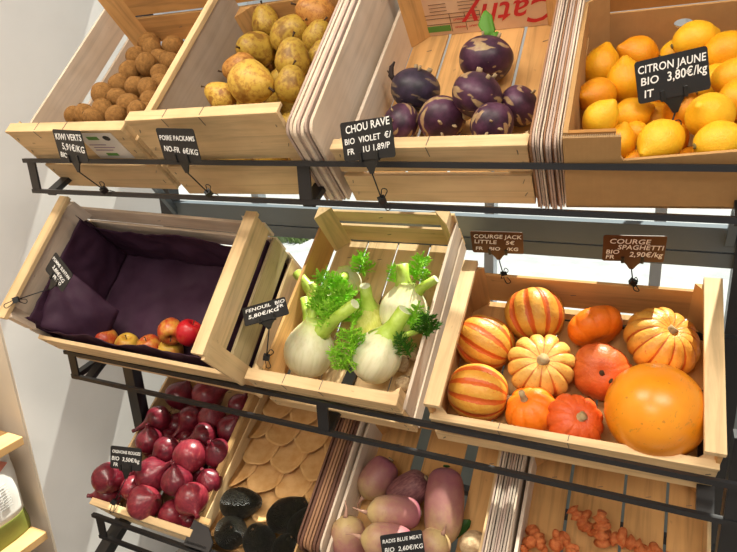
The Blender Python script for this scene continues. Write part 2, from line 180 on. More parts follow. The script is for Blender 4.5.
mottled('purple_tissue', (.040, .014, .032), (.062, .026, .052), 14, .62, .25, bmp=.25, bscale=40)
mottled('pulp_paper', (.60, .33, .12), (.70, .43, .19), 40, .85, .1, bmp=.3, bscale=120)
plain('bag_white', (.80, .77, .72), .55); plain('bag_green', (.20, .22, .045), .6); plain('bag_window', (.05, .09, .02), .15, .6); plain('bag_coral', (.72, .26, .18), .55); plain('bag_ink', (.42, .41, .40), .6)
# produce
m, nt, b = nodes('kiwi_skin', .75, .2); v = coords(nt)
nt.links.new(ramp(nt, noise_tex(nt, v, 3, 5, .7), [(.3, (.17, .075, .02)), (.7, (.38, .19, .055))]), b.inputs['Base Color'])
bump(nt, b, noise_tex(nt, v, 40, 3), .3, .03)
plain('kiwi_tip', (.06, .035, .015), .9)
def pear_skin(name, base, warm, rus):
    m, nt, b = nodes(name, .45, .35); v = coords(nt)
    c = ramp(nt, noise_tex(nt, v, 1.3, 3), [(.35, base), (.7, warm)])
    r = ramp(nt, noise_tex(nt, v, 3.5, 6, .75), [(.47, (0, 0, 0)), (.60, (.75, .75, .75))])
    c = mix(nt, r, c, rus)
    c = mix(nt, ramp(nt, noise_tex(nt, v, 1.1, 2), [(.56, (0, 0, 0)), (.64, (.8, .8, .8))]), c, tuple(x * .62 for x in rus))
    nt.links.new(c, b.inputs['Base Color'])
pear_skin('pear_yellow', (.62, .40, .06), (.70, .46, .09), (.38, .13, .02))
pear_skin('pear_green', (.42, .27, .035), (.52, .33, .05), (.27, .11, .02))
pear_skin('pear_russet', (.50, .22, .05), (.58, .30, .07), (.28, .09, .02))
plain('twig', (.06, .032, .015), .8)
m, nt, b = nodes('kohlrabi_skin', .42, .4); v = coords(nt)
n1 = noise_tex(nt, v, 1.6, 4); c = ramp(nt, n1, [(.35, (.030, .010, .024)), (.55, (.072, .023, .052)), (.75, (.125, .052, .095))])
sc = attr(nt, 'scar'); c = mix(nt, ramp(nt, sc, [(.45, (0, 0, 0)), (.62, (1, 1, 1))]), c, ramp(nt, noise_tex(nt, v, 5, 4), [(.35, (.42, .30, .14)), (.65, (.30, .17, .10))]))
nt.links.new(c, b.inputs['Base Color'])
m, nt, b = nodes('kohlrabi_dark', .45, .4); v = coords(nt)
c = ramp(nt, noise_tex(nt, v, 1.8, 4), [(.35, (.016, .012, .022)), (.65, (.05, .03, .06))])
c = mix(nt, ramp(nt, attr(nt, 'scar'), [(.5, (0, 0, 0)), (.7, (.7, .7, .7))]), c, (.26, .18, .10))
nt.links.new(c, b.inputs['Base Color'])
plain('stub_tan', (.36, .26, .15), .7); plain('leaf_green', (.10, .26, .03), .5); plain('leaf_dark', (.035, .10, .02), .5); plain('withered', (.03, .018, .015), .8)
def lemon_skin(name, c1, c2):
    m, nt, b = nodes(name, .38, .4); v = coords(nt)
    nt.links.new(ramp(nt, noise_tex(nt, v, 1.4, 3), [(.35, c1), (.7, c2)]), b.inputs['Base Color'])
    bump(nt, b, noise_tex(nt, v, 16, 2), .18, .03); b.inputs['Subsurface Weight'].default_value = .08; b.inputs['Subsurface Scale'].default_value = .005
lemon_skin('lemon_skin', (.78, .33, .008), (.86, .42, .012)); lemon_skin('lemon_skin_deep', (.74, .26, .008), (.82, .34, .01)); lemon_skin('lemon_skin_bright', (.86, .44, .015), (.88, .52, .025))
plain('button', (.20, .15, .05), .8)
def apple_skin(name, red, yel, lo, hi):
    m, nt, b = nodes(name, .32, .45)
    v = coords(nt, (5, 5, .7)); n = noise_tex(nt, v, 1.3, 4, .6); n2 = noise_tex(nt, coords(nt), .9, 2)
    f = N(nt, 'ShaderNodeMath', operation='MULTIPLY_ADD'); nt.links.new(n, f.inputs[0]); f.inputs[1].default_value = .5; nt.links.new(n2, f.inputs[2])
    nt.links.new(ramp(nt, f.outputs[0], [(lo, yel), (hi, red)]), b.inputs['Base Color'])
apple_skin('apple_striped', (.50, .055, .02), (.66, .30, .05), .60, .85); apple_skin('apple_red', (.52, .012, .02), (.58, .06, .03), .5, .75); apple_skin('apple_yellow', (.62, .20, .04), (.68, .42, .06), .72, .95)
def squash_skin(name, c1, c2, stripe=None, rough=.42):
    m, nt, b = nodes(name, rough, .4); v = coords(nt)
    c = ramp(nt, noise_tex(nt, v, 2.2, 5, .65), [(.32, c1), (.68, c2)])
    if stripe:
        f = N(nt, 'ShaderNodeMath', operation='MULTIPLY_ADD'); nt.links.new(noise_tex(nt, v, 4, 3), f.inputs[0]); f.inputs[1].default_value = .55; nt.links.new(attr(nt, 'groove'), f.inputs[2])
        c = mix(nt, ramp(nt, f.outputs[0], [(stripe[1], (0, 0, 0)), (stripe[1] + .07, (1, 1, 1))]), c, stripe[0])
        sp = ramp(nt, noise_tex(nt, v, 13, 2), [(.66, (0, 0, 0)), (.72, (.8, .8, .8))])
        c = mix(nt, sp, c, stripe[0])
    nt.links.new(c, b.inputs['Base Color']); bump(nt, b, noise_tex(nt, v, 9, 3), .12, .03)
squash_skin('squash_striped', (.60, .25, .025), (.68, .36, .055), ((.55, .10, .012), .50))
squash_skin('squash_pale', (.58, .29, .05), (.68, .39, .09), ((.48, .13, .02), .85))
squash_skin('squash_gold', (.62, .26, .03), (.70, .36, .06), ((.50, .10, .012), .92))
squash_skin('squash_orange', (.80, .155, .006), (.86, .21, .01)); squash_skin('squash_red', (.56, .065, .008), (.64, .105, .015)); squash_skin('squash_dull', (.48, .075, .012), (.58, .12, .02))
m, nt, b = nodes('spaghetti_skin', .3, .5); v = coords(nt)
c = ramp(nt, noise_tex(nt, v, 1.2, 3), [(.35, (.76, .24, .008)), (.7, (.82, .31, .014))])
c = mix(nt, ramp(nt, noise_tex(nt, coords(nt, (1, 1, 3)), 3.2, 6, .8), [(.57, (0, 0, 0)), (.66, (.6, .6, .6))]), c, (.40, .19, .03))
c = mix(nt, ramp(nt, noise_tex(nt, v, 10, 1), [(.70, (0, 0, 0)), (.75, (.6, .6, .6))]), c, (.38, .15, .02))
nt.links.new(c, b.inputs['Base Color'])
mottled('squash_stem', (.30, .20, .09), (.45, .33, .18), 3, .8, .15)
m, nt, b = nodes('onion_skin', .28, .5); v = coords(nt)
c = ramp(nt, noise_tex(nt, coords(nt, (5, 5, .6)), 1.6, 4), [(.3, (.085, .006, .014)), (.6, (.165, .012, .024)), (.8, (.27, .045, .05))])
nt.links.new(c, b.inputs['Base Color'])
m, nt, b = nodes('onion_skin_light', .3, .5); v = coords(nt)
c = ramp(nt, noise_tex(nt, coords(nt, (5, 5, .6)), 1.6, 4), [(.3, (.14, .010, .022)), (.6, (.24, .024, .036)), (.8, (.38, .09, .075))])
nt.links.new(c, b.inputs['Base Color'])
plain('onion_root', (.16, .07, .04), .9)
m, nt, b = nodes('avocado_skin', .36, .5); v = coords(nt)
nt.links.new(ramp(nt, noise_tex(nt, v, 4, 4), [(.35, (.009, .009, .007)), (.7, (.032, .031, .018))]), b.inputs['Base Color']); bump(nt, b, noise_tex(nt, v, 12, 3), .9, .08)
m, nt, b = nodes('radish_skin', .45, .4); v = coords(nt); z = attr(nt, 't')
f = N(nt, 'ShaderNodeMath', operation='MULTIPLY_ADD'); nt.links.new(noise_tex(nt, v, 2.5, 4), f.inputs[0]); f.inputs[1].default_value = .35; nt.links.new(z, f.inputs[2])
c = ramp(nt, f.outputs[0], [(.15, (.13, .022, .05)), (.36, (.27, .075, .115)), (.64, (.36, .16, .14)), (.92, (.48, .35, .16))])
c = mix(nt, ramp(nt, noise_tex(nt, coords(nt, (1, 1, 5)), 3, 4), [(.62, (0, 0, 0)), (.7, (.5, .5, .5))]), c, (.30, .16, .10))
nt.links.new(c, b.inputs['Base Color'])
m, nt, b = nodes('radish_dusky', .5, .35); v = coords(nt)
nt.links.new(ramp(nt, noise_tex(nt, coords(nt, (4, 4, 1)), 2, 4), [(.35, (.13, .045, .055)), (.65, (.26, .11, .11))]), b.inputs['Base Color'])
plain('radish_root', (.46, .27, .20), .7)
mottled('ginger_skin', (.50, .11, .03), (.66, .22, .07), 2.2, .7, bmp=.5, bscale=8)
mottled('celeriac_skin', (.34, .22, .12), (.55, .42, .25), 3, .8, bmp=.5, bscale=9)
m, nt, b = nodes('fennel_bulb', .38, .4); v = coords(nt); z = attr(nt, 't')
c = ramp(nt, z, [(.0, (.74, .68, .46)), (.55, (.78, .76, .52)), (.8, (.60, .68, .24)), (1, (.42, .58, .08))])
c = mix(nt, ramp(nt, noise_tex(nt, coords(nt, (9, 9, .7)), 1.2, 3), [(.45, (.0, .0, .0)), (.7, (.35, .35, .35))]), c, (.52, .50, .22))
nt.links.new(c, b.inputs['Base Color']); b.inputs['Subsurface Weight'].default_value = .15; b.inputs['Subsurface Scale'].default_value = .01
mottled('fennel_bulb_green', (.52, .54, .10), (.62, .62, .18), 2, .4, stretch=(6, 6, .8))
mottled('fennel_stalk', (.36, .52, .05), (.50, .66, .12), 60, .4, .4)
plain('stalk_cut', (.72, .78, .50), .5)
def frond_mat(name, c):
    m, nt, b = nodes(name, .5, .3); b.inputs['Base Color'].default_value = (*c, 1)
    t = N(nt, 'ShaderNodeBsdfTranslucent'); t.inputs[0].default_value = (c[0] * 1.2, min(1, c[1] * 1.25), c[2], 1)
    mx = N(nt, 'ShaderNodeMixShader'); mx.inputs[0].default_value = .4
    nt.links.new(b.outputs[0], mx.inputs[1]); nt.links.new(t.outputs[0], mx.inputs[2]); nt.links.new(mx.outputs[0], nt.nodes['Material Output'].inputs[0])
frond_mat('frond_green', (.40, .72, .06)); frond_mat('frond_dark', (.06, .20, .015))
m, nt, b = nodes('window_glass', .05, .5)
g = N(nt, 'ShaderNodeBsdfGlossy'); g.inputs['Roughness'].default_value = .03; tr = N(nt, 'ShaderNodeBsdfTransparent'); tr.inputs[0].default_value = (.95, .98, .98, 1)
mx = N(nt, 'ShaderNodeMixShader'); mx.inputs[0].default_value = .04; nt.links.new(tr.outputs[0], mx.inputs[1]); nt.links.new(g.outputs[0], mx.inputs[2])
nt.links.new(mx.outputs[0], nt.nodes['Material Output'].inputs[0])

# ---------------------------------------------------------------- mesh helpers
class MB:
    def __init__(s): s.v = []; s.f = []; s.a = {}; s.smooth = False
    def add(s, v, f):
        o = len(s.v); s.v += [Vector(p) for p in v]; s.f += [tuple(i + o for i in q) for q in f]; return s
    def box(s, a, b):
        (x0, y0, z0), (x1, y1, z1) = a, b
        v = [(x0, y0, z0), (x1, y0, z0), (x1, y1, z0), (x0, y1, z0), (x0, y0, z1), (x1, y0, z1), (x1, y1, z1), (x0, y1, z1)]
        return s.add(v, [(0, 3, 2, 1), (4, 5, 6, 7), (0, 1, 5, 4), (1, 2, 6, 5), (2, 3, 7, 6), (3, 0, 4, 7)])
    def bar(s, p, q, w, h=None, up=(0, 0, 1)):
        p, q = Vector(p), Vector(q); d = (q - p).normalized(); up = Vector(up)
        if abs(d.dot(up)) > .98: up = Vector((0, 1, 0))
        x = d.cross(up).normalized(); y = x.cross(d); h = h or w; v = []
        for c in (p, q):
            for sx, sy in ((-1, -1), (1, -1), (1, 1), (-1, 1)): v.append(c + x * sx * w / 2 + y * sy * h / 2)
        return s.add(v, [(0, 3, 2, 1), (4, 5, 6, 7), (0, 1, 5, 4), (1, 2, 6, 5), (2, 3, 7, 6), (3, 0, 4, 7)])
    def prism(s, poly, axis, a, b):
        """poly: 2-D points in the plane of the two other axes (cyclic order), extruded along axis from a to b"""
        n = len(poly); v = []
        for t in (a, b):
            for p in poly:
                v.append({0: (t, p[0], p[1]), 1: (p[0], t, p[1]), 2: (p[0], p[1], t)}[axis])
        f = [tuple(range(n)), tuple(range(2 * n - 1, n - 1, -1))] + [(i + n, (i + 1) % n + n, (i + 1) % n, i) for i in range(n)]
        return s.add(v, f)
    def tube(s, pts, rad, n=8, caps=True, flat=1.0):
        pts = [Vector(p) for p in pts]; m = len(pts)
        if isinstance(rad, (int, float)): rad = [rad] * m
        ref = Vector((.31, .2, .93)); v = []
        for i, p in enumerate(pts):
            d = (pts[min(i + 1, m - 1)] - pts[max(i - 1, 0)]).normalized()
            if abs(d.dot(ref)) > .95: ref = Vector((.9, .3, .1))
            x = (ref - d * ref.dot(d)).normalized(); y = d.cross(x); ref = x
            for k in range(n):
                a = 2 * PI * k / n; v.append(p + (x * math.cos(a) + y * math.sin(a) * flat) * rad[i])
        f = [(i * n + k, i * n + (k + 1) % n, (i + 1) * n + (k + 1) % n, (i + 1) * n + k) for i in range(m - 1) for k in range(n)]
        if caps: f += [tuple(range(n - 1, -1, -1)), tuple(range((m - 1) * n, m * n))]
        return s.add(v, f)
    def lathe(s, prof, n=32, mod=None):
        """prof: (radius, z) from bottom to top, ends closed; mod(theta, t) -> (radius factor, dz)"""
        m = len(prof); v = []; ta = []; ga = []
        for i, (r, z) in enumerate(prof):
            t = i / (m - 1)
            for k in range(n):
                a = 2 * PI * k / n; q, dz, gr = mod(a, t) if mod else (1, 0, 0)
                v.append((r * q * math.cos(a), r * q * math.sin(a), z + dz)); ta.append(t); ga.append(gr)
        f = [(i * n + k, i * n + (k + 1) % n, (i + 1) * n + (k + 1) % n, (i + 1) * n + k) for i in range(m - 1) for k in range(n)]
        f += [tuple(range(n - 1, -1, -1)), tuple(range((m - 1) * n, m * n))]
        s.add(v, f); s.a.setdefault('t', []).extend(ta); s.a.setdefault('groove', []).extend(ga)
        return s
    def mesh(s, name, mat, smooth=None):
        me = D.meshes.new(name); me.from_pydata([tuple(p) for p in s.v], [], s.f)
        for k, vals in s.a.items():
            if len(vals) == len(s.v):
                at = me.attributes.new(k, 'FLOAT', 'POINT'); at.data.foreach_set('value', vals)
        bm = bmesh.new(); bm.from_mesh(me); bmesh.ops.recalc_face_normals(bm, faces=bm.faces); bm.to_mesh(me); bm.free()
        if s.smooth if smooth is None else smooth:
            me.polygons.foreach_set('use_smooth', [True] * len(me.polygons))
        if mat: me.materials.append(MAT[mat])
        return me
    def build(s, name, mat, parent=None, smooth=None, M=None, bevel=0):
        return link(name, s.mesh(name, mat, smooth), parent, M, bevel)
def link(name, me, parent=None, M=None, bevel=0):
    o = D.objects.new(name, me); COL.objects.link(o)
    if parent: o.parent = parent
    if M is not None: o.matrix_local = M
    if bevel:
        b = o.modifiers.new('bevel', 'BEVEL'); b.width = bevel; b.segments = 2; b.limit_method = 'ANGLE'
    return o
def tag(o, label, cat, group=None, kind=None):
    o['label'] = label
    if cat: o['category'] = cat
    if group: o['group'] = group
    if kind: o['kind'] = kind
    return o
def empty(name, M, label=None, cat=None, group=None):
    o = D.objects.new(name, None); COL.objects.link(o); o.empty_display_size = .02; o.matrix_world = M
    if label: tag(o, label, cat, group)
    return o
def struct(o): o['kind'] = 'structure'; return o
def frame_to(P, ax, r=1, spin=0):
    q = Vector(ax).normalized().to_track_quat('Z', 'Y').to_matrix()
    return Matrix.Translation(P) @ (q @ rot('Z', spin)).to_4x4() @ Matrix.Scale(r, 4)
def text_mesh(body, size, bold=.0, align='LEFT', shear=.0):
    c = D.curves.new('lettering', 'FONT'); c.body = body; c.size = size; c.offset = bold * size; c.align_x = align; c.shear = shear
    c.space_character = 1.03; c.resolution_u = 3; c.extrude = .00012
    o = D.objects.new('lettering', c); COL.objects.link(o)
    bpy.context.view_layer.update()
    me = D.meshes.new_from_object(o.evaluated_get(bpy.context.evaluated_depsgraph_get()))
    D.objects.remove(o); return me
def sphere_prof(m=18, sz=1.0, p0=.06):
    return [(max(p0 * .3, math.sin(PI * i / (m - 1))), -math.cos(PI * i / (m - 1)) * sz) for i in range(m)]
def lerp_prof(keys, m=24):
    """smooth Catmull-Rom through (r, z) keys"""
    out = []; n = len(keys) - 1
    for i in range(m):
        x = i / (m - 1) * n; k = min(int(x), n - 1); u = x - k
        P = [keys[max(0, min(n, k + j))] for j in (-1, 0, 1, 2)]; q = []
        for c in (0, 1):
            a, b_, c_, d = (p[c] for p in P)
            q.append(.5 * (2 * b_ + (c_ - a) * u + (2 * a - 5 * b_ + 4 * c_ - d) * u * u + (3 * b_ - a - 3 * c_ + d) * u ** 3))
        out.append((max(.004, q[0]), q[1]))
    return out
def wobble(seed, amp, freq=1.4):
    def f(a, t):
        z = math.cos(PI * t); r = math.sin(PI * t)
        return 1 + amp * noise.noise(Vector((math.cos(a) * r * freq + seed * 7.3, math.sin(a) * r * freq + seed, z * freq)))
    return f

# ================================================================ ROOM (structure)
FLOOR_Z = -1.5; WX = -1.4; WINY = 1.45; X1 = 1.6; Y0 = -2.6; CEIL = 1.25
struct(MB().box((-2.2, Y0, FLOOR_Z - .05), (X1, WINY, FLOOR_Z)).build('floor', 'floor_tile'))
struct(MB().box((-2.2, Y0, CEIL), (X1, WINY + .1, CEIL + .05)).build('ceiling', 'wall_paint'))
struct(MB().box((WX - .10, .842, FLOOR_Z), (WX, WINY, CEIL)).build('wall_left', 'wall_paint'))
struct(MB().box((-1.80, .836, FLOOR_Z), (WX - .002, .842, CEIL)).build('wall_pillar', 'warm_lit_paint'))
struct(MB().box((-1.90, Y0, FLOOR_Z), (-1.80, .842, CEIL)).build('wall_side', 'warm_lit_paint'))
struct(MB().box((WX, WINY, FLOOR_Z), (X1, WINY + .1, -.74)).build('wall_back', 'shaded_wall_paint'))
WIN_TOP = .70
struct(MB().box((WX, WINY, WIN_TOP), (X1, WINY + .1, CEIL)).build('wall_header', 'wall_paint'))
win = D.objects.new('window_1', None); COL.objects.link(win); struct(win)
f = MB(); f.box((WX, WINY + .02, -.74), (X1, WINY + .07, -.70)); f.box((WX, WINY + .02, WIN_TOP - .04), (X1, WINY + .07, WIN_TOP))
f.build('window_frame', 'alu', win)
MB().box((WX, WINY + .03, -.22), (X1, WINY + .06, .13)).build('sun_blocking_band', 'alu', win)  # opaque band added out of view to keep sun off the bottom tier
for mx in (-1.09, -.385, .0, .62): MB().box((mx - .012, WINY + .025, -.70), (mx + .012, WINY + .065, WIN_TOP - .04)).build('mullion', 'alu', win)
MB().box((WX, WINY + .044, -.70), (X1, WINY + .048, WIN_TOP - .04)).build('pane', 'window_glass', win)
struct(MB().box((-14, WINY + .1, -1.42), (14, 24, -1.38)).build('ground_outside', 'pavement'))
def blades(n, x0, x1, y0, y1):
    g = MB(); R_ = random.Random(4)
    for i in range(n):
        x, y = R_.uniform(x0, x1), R_.uniform(y0, y1); h = R_.uniform(.05, .12); a = R_.uniform(0, PI); dx, dy = math.cos(a) * .012, math.sin(a) * .012
        g.add([(x - dx, y - dy, -1.38), (x + dx, y + dy, -1.38), (x + R_.uniform(-.04, .04), y + R_.uniform(-.04, .04), -1.38 + h)], [(0, 1, 2)])
    return g
tag(blades(900, -3.55, -2.95, 4.6, 5.3).build('grass', 'grass_green'), 'patch of green grass outside beyond the shop window', 'grass', kind='stuff')

# ================================================================ WALL SHELF ON THE LEFT
def shelf_board(z, label):
    b = MB().box((-1.79, -.9, z - .022), (-1.355, .80, z)).build('shelf_board', 'shelf_oak_v', bevel=.002)
    tag(b, label, 'shelf', 'oak boards on the side wall')
shelf_board(-.78, 'upper oak shelf board at the left edge, just above the white bag')
shelf_board(-1.06, 'lower oak shelf board at bottom left, carrying the white and green bag')
def bag(name, label, P, w, d, h, mats):
    """stand-up pouch: bellied body with a pinched top seam; faces +X"""
    root = empty(name, Matrix.Translation(P), label, 'bag')
    def ring(t):
        k = 1 - t ** 3; dd = d * (.35 + .65 * k) * (1 + .12 * math.sin(PI * t)) if t < 1 else .012
        ww = w * (1 - .06 * math.sin(PI * t) - .10 * max(0, t - .75)); return ww, max(dd, .012)
    def shell(t0, t1, mat, nm, out=0, parent=root, y0=-1, y1=1):
        b = MB(); n = 28; m = 14; v = []
        for i in range(m):
            t = t0 + (t1 - t0) * i / (m - 1); ww, dd = ring(t)
            for k in range(n):
                a = 2 * PI * k / n; cx = math.copysign(abs(math.cos(a)) ** .55, math.cos(a)); sy = math.copysign(abs(math.sin(a)) ** .55, math.sin(a))
                cr = .004 * noise.noise(Vector((cx * 3, sy * 3, t * 5)))
                v.append(((dd / 2 + out + cr) * cx, (ww / 2 + out + cr) * sy, t * h))
        fs = [(i * n + k, i * n + (k + 1) % n, (i + 1) * n + (k + 1) % n, (i + 1) * n + k) for i in range(m - 1) for k in range(n)]
        fs += [tuple(range(n - 1, -1, -1)), tuple(range((m - 1) * n, m * n))]
        return b.add(v, fs).build(nm, mat, parent, True)
    return root, shell, ring
P = Vector((-1.455, .70, -1.06))
root, shell, ring = bag('paper_bag', 'white pouch bag with green foot standing on the lower oak shelf board', P, .22, .11, .25, None)
shell(.26, 1, 'bag_white', 'bag_body'); shell(0, .26, 'bag_green', 'bag_foot')
def on_bag(t, y, out=.002):
    ww, dd = ring(t); s_ = min(.97, abs(y) / (ww / 2)); c = math.sqrt(max(0, 1 - s_ ** (2 / .55))) ** .55 if s_ < 1 else 0
    return Vector((dd / 2 * max(.2, c) + out, y, t * .25))
w_ = MB()
pts = [(.72, .035), (.80, .055), (.95, .05), (.95, .0), (.80, -.02), (.70, .0)]
w_.add([on_bag(t, y, .003) for t, y in pts] + [on_bag(t, y, -.004) for t, y in pts], [tuple(range(6)), tuple(range(11, 5, -1))] + [(i, i + 6, (i + 1) % 6 + 6, (i + 1) % 6) for i in range(6)])
w_.build('clear_window', 'bag_window', root)
for y0 in (.055, -.045):
    q = MB(); pts = [(.90, y0), (.80, y0 + .03), (.76, y0)]
    q.add([on_bag(t, y, .003) for t, y in pts] + [on_bag(t, y, -.004) for t, y in pts], [(0, 1, 2), (5, 4, 3), (0, 3, 4, 1), (1, 4, 5, 2), (2, 5, 3, 0)]); q.build('printed_leaf', 'bag_coral', root)
R2 = random.Random(2)
q = MB()
for i in range(9):
    t = .64 - i * .028; y = .06; 
    while y > -.075:
        L = R2.uniform(.008, .02); a, c = on_bag(t, y, .0035), on_bag(t, y - L, .0035); q.bar(a, c, .0016, .0008); y -= L + .004
q.build('fine_print', 'bag_ink', root)
# dark green pouch on the upper board
root, shell, ring = bag('green_pouch', 'dark green pouch on the upper oak shelf board, cut by the left edge', Vector((-1.50, .705, -.78)), .15, .11, .20, None)
shell(.0, .8, 'bag_green', 'bag_body'); shell(.8, 1, 'bag_window', 'bag_seal')

# ================================================================ DISPLAY STAND (black steel, three tiers)
Mt = {k: Matrix.Translation(c[:3]) @ (rot('Z', c[4]) @ rot('X', c[3]) @ rot('Y', c[5])).to_4x4() for k, c in CRATE.items()}
stand = empty('display_stand', Matrix.Translation((-.5, 1.0, FLOOR_Z)), 'black steel three tier produce stand carrying the tilted crates', 'display stand')
def part(mb, name, mat='black_steel', M=None):
    o = mb.build(name, mat); o.parent = stand; o.matrix_parent_inverse = stand.matrix_world.inverted(); return o
XL, XR = -1.142, .16
TIERS = [(.8083, -.1136), (.8064, -.5244), (.7464, -.8854)]
for ti, (y, z) in enumerate(TIERS):
    XL = -1.142 if ti < 2 else -1.082
    part(MB().bar((XL, y, z), (XR, y, z), .008, .008), 'front_rail')
    part(MB().bar((XL, y + .0065, z - .0613), (XR, y + .0065, z - .0613), .008, .008), 'lower_rail')
    for x in (XL + .012, -.504, .122):
        part(MB().box((x - .011, y + .004, z - .060), (x + .011, y + .008, z)), 'lip_plate')
    fr = Mt[('kohl', 'fennel', 'avo')[ti]]; org = fr @ Vector((0, .262, -.016))
    part(MB().bar((XL, org.y, org.z), (XR, org.y, org.z), .018, .012), 'support_rail')
    yy = 1.2; zz = org.z + (yy - org.y) * math.tan(CRATE[('kohl', 'fennel', 'avo')[ti]][3]) - .03
    for x in (-1.10 if ti < 2 else -1.05, -.504, .09):
        part(MB().bar((x, y + .012, z - .066), (x, org.y, org.z - .012), .022, .010), 'shelf_arm')
for x in (-1.165, .140):
    part(MB().box((x - .018, 1.19, FLOOR_Z), (x + .018, 1.226, .25)), 'rear_upright')
    xs = -1.10 if x < 0 else x
    part(MB().bar((xs, .935, -.52), (xs, .942, -.95), .030, .026), 'front_strut')
    part(MB().bar((xs, .945, -.905), (xs, .66, -1.075), .028, .028), 'foot_strut')
    part(MB().bar((xs, .665, -1.06), (xs, .665, FLOOR_Z), .030, .030), 'front_leg')
    part(MB().bar((x + .03, .81, -.586), (x + .03, .95, -.565), .016, .012), 'side_arm')
part(MB().box((-1.15, 1.196, -.315), (.125, 1.226, -.272)), 'rear_rail', 'slate_steel')
part(MB().box((-1.15, 1.20, -.345), (.125, 1.222, -.319)), 'rear_rail', 'slate_steel')
for x in (-1.14, .112):
    part(MB().bar((x, 1.2, -.30), (x, 1.03, -.08), .014, .014), 'brace', 'slate_steel')

# ================================================================ CRATES
TH = .008
def crate(key, name, label, front, left, right, back, floor, fl_v=None, post_h=.12, post_z=.006, post_front=True, rim=None, tones=None, rail=(0, 0), mat_left=None, front_post_right=True):
    W, Dp = CRATE[key][6], CRATE[key][7]; M = Mt[key]
    root = empty(name, M, label, 'crate')
    t = dict(front='poplar', left='pale_veneer', right='poplar', back='warm_poplar', floor='warm_poplar'); t.update(tones or {})
    for a, b in front: MB().box((.001, 0, a), (W - .001, TH, b)).build('front_slat', t['front'] + '_u', root, bevel=.0008)
    if rim: MB().box((0, -.001, rim[0]), (W, rim[1], rim[0] + .006)).build('front_rim', t['front'] + '_u', root, bevel=.001)
    for a, b in left: MB().box((-.001, TH, a), (.005, Dp - .006, b)).build('side_slat', mat_left or t['left'] + '_v', root, bevel=.0008)
    for a, b in right: MB().box((W - .005, TH, a), (W + .001, Dp - .006, b)).build('side_slat', t['right'] + '_v', root, bevel=.0008)
    for a, b in back: MB().box((0, Dp - .006, a), (W, Dp, b)).build('back_slat', t['back'] + '_u', root, bevel=.0008)
    for a, b in floor: MB().box((a, .004, 0), (b, Dp - .004, .005)).build('floor_slat', t['floor'] + '_v', root, bevel=.0008)
    for x, s in ((.005, 1), (W - .005, -1)):
        MB().prism([(x, Dp - .006), (x + s * .030, Dp - .006), (x, Dp - .036)], 2, post_z, post_h).build('corner_post', t['back'] + '_w', root)
        if post_front: MB().prism([(x, TH), (x + s * .028, TH), (x, .034)], 2, .006, min(post_h, max(b for a, b in front) - .003)).build('corner_post', t['front'] + '_w', root)
    st = MB(); R_ = random.Random(len(name) + int(W * 1e4))
    for a, b in front:
        for x in (.012, W - .014):
            for q in range(2 if b - a > .03 else 1):
                z = a + (b - a) * (.3 + .45 * q); st.bar((x, -.0006, z), (x + R_.uniform(-.002, .006), -.0006, z + R_.uniform(.004, .009)), .0009, .0006)
    for a, b in back:
        z = (a + b) / 2; st.bar((W * .45, Dp - .0066, z), (W * .45 + .009, Dp - .0066, z + .002), .0009, .0006)
    for a, b in floor: st.bar(((a + b) / 2, Dp - .05, .0056), ((a + b) / 2 + .009, Dp - .047, .0056), .0009, .0006)
    if rim:
        for x in (W * .27, W * .52):
            st.bar((x, .002, rim[0] + .0065), (x + .001, rim[1], rim[0] + .0065), .0009, .0006); st.bar((x, -.0016, rim[0] + .006), (x + .002, -.0016, rim[0] - .012), .0009, .0006)
    st.build('staple', 'staple_steel', root)['kind'] = 'stuff'
    for side, wid in zip((0, 1), rail):
        if wid:
            hs = max(b for a, b in (right if side else left)); x0 = W - wid + .002 if side else -.002
            MB().box((x0, .002, hs), (x0 + wid, Dp, hs + .010)).build('top_batten', ('warm_poplar_v' if key == 'apple' and False else 'poplar_v'), root, bevel=.001)
    return root
def slats(W, n, gap, a=.006):
    w = (W - 2 * a - gap * (n - 1)) / n; return [(a + i * (w + gap), a + i * (w + gap) + w) for i in range(n)]
c = crate('kiwi', 'wooden_crate', 'pale wooden crate of brown kiwis at top left against the wall', [(0, .068), (.084, .160)], [(0, .058), (.072, .137)], [(0, .058), (.072, .13)], [(.02, .085), (.092, .165)], slats(.293, 3, .012), post_h=.19, rim=(.160, .020))
lab = MB().box((.178, -.0012, .092), (.262, -.0002, .158)).build('paper_label', 'label_paper', c)
for x0, x1, z0, z1 in ((.196, .222, .142, .150), (.205, .232, .100, .107)): MB().box((x0, -.0017, z0), (x1, -.0012, z1)).build('printed_leaf', 'print_green', lab)
for i, (a, c_) in enumerate([(.185, .225), (.19, .24), (.188, .23)]): MB().box((a, -.0017, .128 - i * .007), (c_, -.0012, .130 - i * .007)).build('printed_line', 'print_mauve', lab)
MB().prism([(.242 + .008 * math.cos(i * PI / 8), .146 + .006 * math.sin(i * PI / 8)) for i in range(16)], 1, -.0017, -.0012).build('printed_oval', 'print_black', lab)
crate('pear', 'wooden_crate', 'wooden crate of yellow pears, second from left on the top tier', [(0, .076), (.092, .184)], [(0, .156)], [(0, .11)], [(.01, .10), (.11, .16)], slats(.288, 3, .006), post_h=.10, rim=(.184, .020), tones=dict(left='grey_veneer', right='poplar'), rail=(.014, 0))
kc = crate('kohl', 'wooden_crate', 'wooden crate of purple kohlrabi in the middle of the top tier', [(0, .060), (.070, .114)], [(.004, .084)], [(.004, .09)], [], slats(.287, 4, .0055), post_h=.15, rim=(.114, .020), tones=dict(left='pale_veneer'))
fc = crate('fennel', 'wooden_crate', 'wooden crate of fennel in the middle of the stand', [(0, .034), (.054, .092), (.097, .125)], [(.012, .09)], [(0, .036), (.046, .09)], [(.012, .064), (.080, .112)], slats(.294, 4, .0035), post_h=.125, rim=(.125, .020), tones=dict(left='warm_poplar', right='pale_veneer', back='poplar', floor='poplar'))
